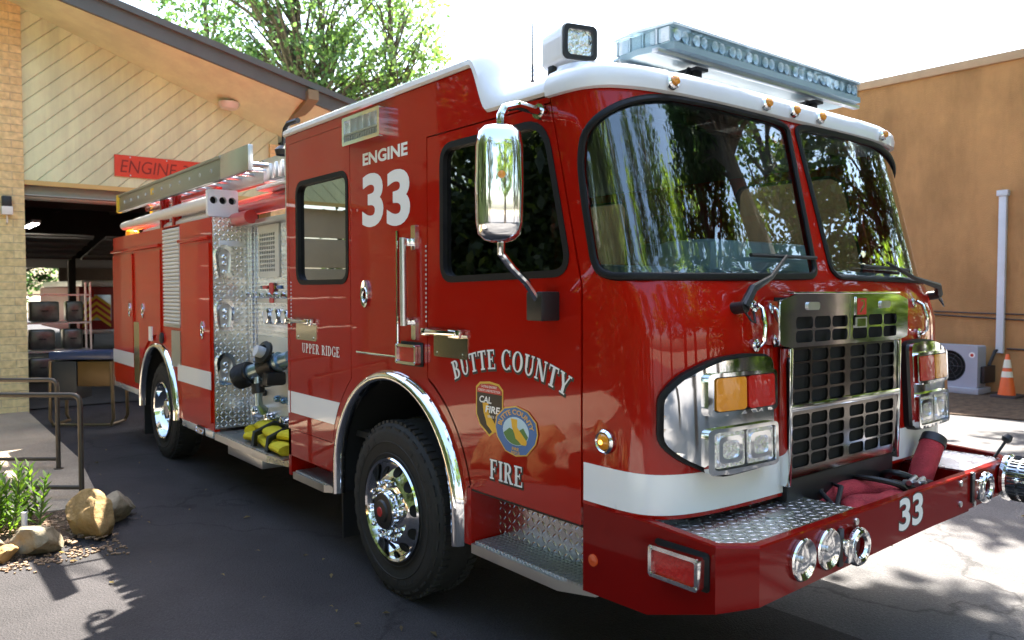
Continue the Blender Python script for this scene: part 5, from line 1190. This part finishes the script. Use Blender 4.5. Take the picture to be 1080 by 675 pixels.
ac = thing('air_conditioner', 'pale grey outdoor air conditioner unit standing at the foot of the orange wall', 'air conditioner', (-4.5, 11.5, 0))
ACM = mat('ac_grey', (.34, .36, .42), .5, var=.05)
q = MB(); q.plate(rrect(-4.98, -3.93, .12, .86, .03), SIDE(11.28), -.36, 0, [[(-4.40 + .28 * math.cos(a), .49 + .28 * math.sin(a)) for a in np.linspace(0, 2 * PI, 29)[:-1]]]); q.build('casing', ACM, ac)
q = MB(); q.box(-4.75, -4.04, 11.34, 11.36, .2, .78); q.build('fan_void', VOID, ac)
q = MB()
for r in (.08, .15, .22, .27): q.tube([(-4.40 + r * math.cos(a), 11.285, .49 + r * math.sin(a)) for a in np.linspace(0, 2 * PI, 29)[:-1]], .006, 5, True)
for k in range(6): q.tube([(-4.40, 11.287, .49), (-4.40 + .28 * math.cos(k * PI / 3), 11.287, .49 + .28 * math.sin(k * PI / 3))], .005, 5)
q.build('fan_guard', DARKM, ac)
q = MB(); q.lathe([(.05, 0), (.05, .004), (.0005, .004)], (-4.02, 11.28, .70), (0, -1, 0), 20); q.build('badge', TXTW, ac)
q = MB(); q.lathe([(.028, .004), (.028, .006), (.0005, .006)], (-4.02, 11.28, .70), (0, -1, 0), 16); q.build('badge_centre', mat('badge_red'), ac)
q = MB(); q.box(-5.0, -3.88, 11.2, 11.75, .02, .12, .01); q.build('base_slab', mat('slab_grey', (.35, .36, .4), .8, var=.1), ac)
q = MB(); q.box(-3.93, -3.86, 11.4, 11.9, .2, .5, .02); q.tube([(-3.9, 11.7, .5), (-3.86, 11.85, .75), (-3.8, 11.92, .8)], .03, 8); q.build('pipe_cover', DARKM, ac)
cx_, cy_ = -3.47, 11.3
cn = thing('traffic_cone', 'orange traffic cone with two pale bands beside the air conditioner', 'traffic cone', (cx_, cy_, .02)); CO = mat('cone_orange', (.75, .12, .02), .5, var=.12); CWm = mat('cone_band', (.75, .70, .55), .4)
rr = lambda z: .14 - .112 * (z / .72)
q = MB(); q.lathe([(rr(.03), .04), (rr(.72), .72), (.02, .73), (.0005, .732)], (cx_, cy_, .02), (0, 0, 1), 28); q.build('cone_body', CO, cn)
for z0, z1 in ((.34, .44), (.50, .64)): MB().lathe([(rr(z0) + .004, z0), (rr(z1) + .004, z1)], (cx_, cy_, .02), (0, 0, 1), 28).build('band', CWm, cn)
MB().plate(rrect(-.2, .2, -.2, .2, .03), lambda a, b, d: Vector((cx_ + a, cy_ + b, .02 + d)), 0, .035).build('base', mat('cone_base', (.05, .04, .04), .7), cn)

# ---- trees
BARK = mat('bark', (.075, .055, .04), .9, var=.4, vscale=7, bump=1, bscale=16)
LEAF_A = leafmat('oak_leaf', (.045, .10, .045), (.13, .20, .085), (1.35, 1.6, .75)); LEAF_D = leafmat('birch_leaf', (.07, .13, .055), (.18, .25, .10), (1.35, 1.6, .75)); LEAF_B = leafmat('pale_leaf', (.09, .16, .04), (.25, .32, .08)); LEAF_C = leafmat('cedar_leaf', (.019, .037, .014), (.055, .08, .026))
def tree(x, y, H_, crown, n, ls, lm, label, seed, r0=.2, group=None, clump=.55, lean=(0, 0), base=0):
    """crown: list of (dx, dy, z, rx, rz) clouds of leaf clumps"""
    rg = np.random.default_rng(seed); t = thing('tree', label, 'tree', (x, y, base), group)
    tk = MB(); top = Vector((x + lean[0], y + lean[1], base + H_)); b0 = Vector((x, y, base))
    pts = [b0.lerp(top, k) + Vector((rg.normal(0, .06), rg.normal(0, .06), 0)) * H_ * .12 * (k > 0) for k in np.linspace(0, 1, 8)]
    tk.tube(spline(pts, 3), list(np.linspace(r0 * 1.15, r0 * .18, 22)), 10)
    lv = MB(); V = []; tot = sum(c[3] ** 2 * c[4] for c in crown)
    for dx, dy, z, rx, rz in crown:
        c = Vector((x + dx, y + dy, base + z)); m_ = int(n * rx ** 2 * rz / tot); nc = max(5, int(5.5 * rx * rx * rz / max(.3, clump ** 2) * .4)); nc = min(nc, 90)
        cl = []
        for _ in range(nc):
            d = rg.normal(size=3); d /= np.linalg.norm(d); k = rg.uniform(.35, 1) ** .6; cl.append((c.x + d[0] * rx * k, c.y + d[1] * rx * k, c.z + d[2] * rz * k))
        for q_ in cl[::2]:
            e = Vector(q_); k = min(.95, max(.25, (e.z - base) / H_ * .8)); s = b0.lerp(top, k); mid = s.lerp(e, .5) + Vector((rg.normal(0, .15), rg.normal(0, .15), rg.normal(0, .1) + .1))
            tk.tube([s, mid, e], [r0 * .24 * (1.05 - k * .6), r0 * .14, r0 * .04], 6)
        cl = np.array(cl); w_ = rg.uniform(.4, 1.6, len(cl)); w_ /= w_.sum(); idx = rg.choice(len(cl), m_, p=w_)
        off_ = rg.normal(size=(m_, 3)) * clump * np.array([.5, .5, .38]) * rg.uniform(.5, 1.25, (len(cl), 1))[idx]; V.append(cl[idx] + off_)
    P = np.concatenate(V); m_ = len(P); d = rg.normal(size=(m_, 3)); d /= np.linalg.norm(d, axis=1)[:, None]; e = np.cross(d, rg.normal(size=(m_, 3))); e /= np.linalg.norm(e, axis=1)[:, None]
    L_ = ls * rg.uniform(.6, 1.3, (m_, 1)); a, b, c, f = P - d * L_ * .5, P + e * L_ * .3, P + d * L_ * .5, P - e * L_ * .3
    vs = np.stack([a, b, c, f], 1).reshape(-1, 3) - np.array([x, y, base])
    me = bpy.data.meshes.new('crown'); me.vertices.add(m_ * 4); me.vertices.foreach_set('co', vs.ravel()); me.loops.add(m_ * 4); me.loops.foreach_set('vertex_index', np.arange(m_ * 4))
    me.polygons.add(m_); me.polygons.foreach_set('loop_start', np.arange(0, m_ * 4, 4)); me.update(); me.validate(); me.materials.append(lm)
    o = bpy.data.objects.new('crown', me); COL.objects.link(o); o.parent = t; tk.build('trunk', BARK, t); return t
G1 = 'trees behind the station'
tree(-21.2, 6.4, 13, [(0, 0, 9.5, 2.5, 2.0), (.6, 1.3, 8.2, 2.0, 1.4), (-.5, -1.2, 11.3, 2.2, 1.6)], 3900, .17, LEAF_A, 'tall tree with a dark straight trunk behind the station eave', 1, .36, G1, .45)
tree(-20.6, 7.0, 12, [(0, 0, 8.2, 1.7, 1.6), (.5, 1.3, 8.6, 1.9, 1.5), (0, .6, 10.8, 2, 1.5)], 3400, .18, LEAF_D, 'bright green broadleaf tree left of the white cab roof', 2, .2, G1)
tree(-19.3, 8.6, 12, [(0, 0, 9.0, 1.9, 1.8), (.4, .7, 7.9, 1.5, 1.1), (-.6, .2, 11.2, 1.8, 1.4)], 2900, .18, LEAF_D, 'pale sunlit tree just above the white cab roof', 3, .2, G1)
tree(-23, 4.2, 13, [(0, 0, 10.5, 1.4, 1.6), (.4, .6, 8.6, 1.3, 1.1)], 1500, .19, LEAF_A, 'thin twin stemmed tree above the station roof slope', 4, .16, G1)
G2 = 'trees beyond the rear bay door'
tree(-38, -4.5, 7, [(0, 0, 3.4, 3, 2.2), (1, 2, 5, 2.5, 1.8)], 4500, .24, LEAF_B, 'bushy sunlit tree seen through the left rear bay door', 5, .2, G2)
tree(-39, .5, 7, [(0, 0, 3.2, 3, 2.4), (-1, 2.4, 4.4, 2.6, 1.8)], 4500, .24, LEAF_A, 'bushy green tree seen through the right rear bay door', 6, .2, G2)
# big oak beside the yard: throws the dappled shade over the drive and the path
tree(4.6, 8.2, 12, [(-7.8, 1.2, 10.6, 2.0, .9), (-5.6, -.4, 10.2, 1.7, .8), (-9.2, 3.6, 11.2, 2.1, .9), (-6.6, 3.8, 10.0, 1.7, .8), (-4.0, 2.0, 9.6, 1.6, .8), (-8.2, -2.0, 11.0, 1.3, .6), (-9.6, -5.8, 12.4, 1.9, .9), (-15.4, -4.6, 12.4, 1.5, .7), (-12.6, -7.6, 12.2, .8, .5), (-1, 0, 9.5, 2.2, 1.4), (1.5, 1, 10, 2.6, 1.8)], 30000, .27, LEAF_A, 'large spreading oak shading the yard from beyond the right picture edge', 7, .42, None, .6)
# trees in front of the engine, seen mirrored in its glass and chrome
G3 = 'trees across the drive mirrored in the windshield'
TT = tree(9.5, 2.5, 12, [(0, 0, 6.5, 2.6, 2.6), (.5, .6, 9.5, 2.4, 2.2), (-.4, -.6, 3.6, 2.2, 1.6)], 11000, .19, LEAF_C, 'dark tree across the drive mirrored in the windshield', 8, .3, G3)
TB = tree(11, -5.5, 11, [(0, 0, 5.5, 3, 2.4), (1, 1, 8.5, 2.4, 2)], 4600, .3, LEAF_B, 'bright leafy tree across the drive mirrored in the grille', 9, .25, G3)
G4 = 'sunlit trees at the end of the orange building'
TC = tree(6.6, 12.6, 5.5, [(0, 0, 2.0, 2.4, 1.8), (.5, -.6, 4.0, 2.4, 1.5)], 6500, .2, LEAF_B, 'bushy sunlit tree past the end of the orange building', 10, .25, G4)
for k, (x, y, s) in enumerate(((9.2, 14.8, 1.25), (4.6, 13.2, 1.0), (11.5, 11.5, 1.2), (8.7, 12.0, 1.05))):
    o = dup(TC, (x, y, 0), None, 1 + k * 1.9); o.scale = (s, s, s)
for k, (x, y, s, b_) in enumerate(((2.4, 20.5, 1.4, 0), (10, 21, 1.4, 0), (6.2, 21.5, 1.5, 0), (-10.5, -12.5, .95, 0), (-7.2, -12.2, 1, 0), (-4.4, -12.6, .9, 0), (-1.4, -12.2, 1, 0), (1.6, -11.8, .95, 0), (-13.5, -11, 1.2, 0), (-9, -13, 1.1, 0), (13, 6.5, 1.15, 1), (8.5, 9.5, 1.2, 0), (13.5, -1.2, 1.1, 0), (8, -9.5, 1, 0), (3, -13, 1.1, 1), (-2, -15, 1.2, 0), (16, 12, 1.3, 1), (-7.5, -17, 1.2, 1))):
    o = dup((TT, TB)[b_], (x, y, 0), None, k * 1.3); o.scale = (s, s, s)
    o['label'] = 'dark tree across the drive mirrored in the windshield' if not b_ else 'bright leafy tree across the drive mirrored in the grille'

G5 = 'dark bushes edging the yard behind the viewpoint'
BU = tree(-10.5, -9.6, 1.6, [(0, 0, 1.0, 1.25, .95), (.7, .2, 1.5, 1.0, .9), (-.6, -.2, 1.7, .9, .8)], 4200, .14, LEAF_C, 'dense dark bush edging the yard behind the viewpoint', 12, .07, G5, .5)
for k, (x, y) in enumerate([(-12.6, -9.2), (-13.2, -10.8), (-15.5, -10.4), (-18.5, -12), (-11.4, -11.6), (-22, -13)] + [(-8.2 + 2.2 * i, -9.8 - .3 * (i % 2)) for i in range(7)]):
    o = dup(BU, (x, y, 0), None, k * 1.1); s_ = 1.9 if k < 6 else 1.1; o.scale = (s_, s_, s_ + .2 * (k % 3))

for k in range(8):
    o = dup(BU, (-17 + 3 * k, -12.8 - .6 * (k % 2), 0), 'tall dark thicket behind the bushes at the viewpoint', k * .9); o.scale = (2.2, 2.2, 3.4 + .4 * (k % 3)); o['group'] = 'tall thicket behind the viewpoint'

q = MB(); rg = random.Random(5)
for k in range(210):
    x, y = (rg.uniform(-9, 1.5), rg.uniform(-4.5, -1.3)) if k % 3 else (rg.uniform(-1, 4), rg.uniform(1.6, 8)); s = rg.uniform(.012, .03); a = rg.uniform(0, 6.3)
    d = Vector((math.cos(a), math.sin(a), rg.uniform(-.1, .35))); leaf(q, Vector((x, y, .004 + s * .1)), d, Vector((0, 0, 1)), s * 2, s * .9)
o = q.build('fallen_leaves', leafmat('dry_leaf', (.08, .055, .03), (.18, .13, .06)), ang=180); o['kind'] = 'stuff'
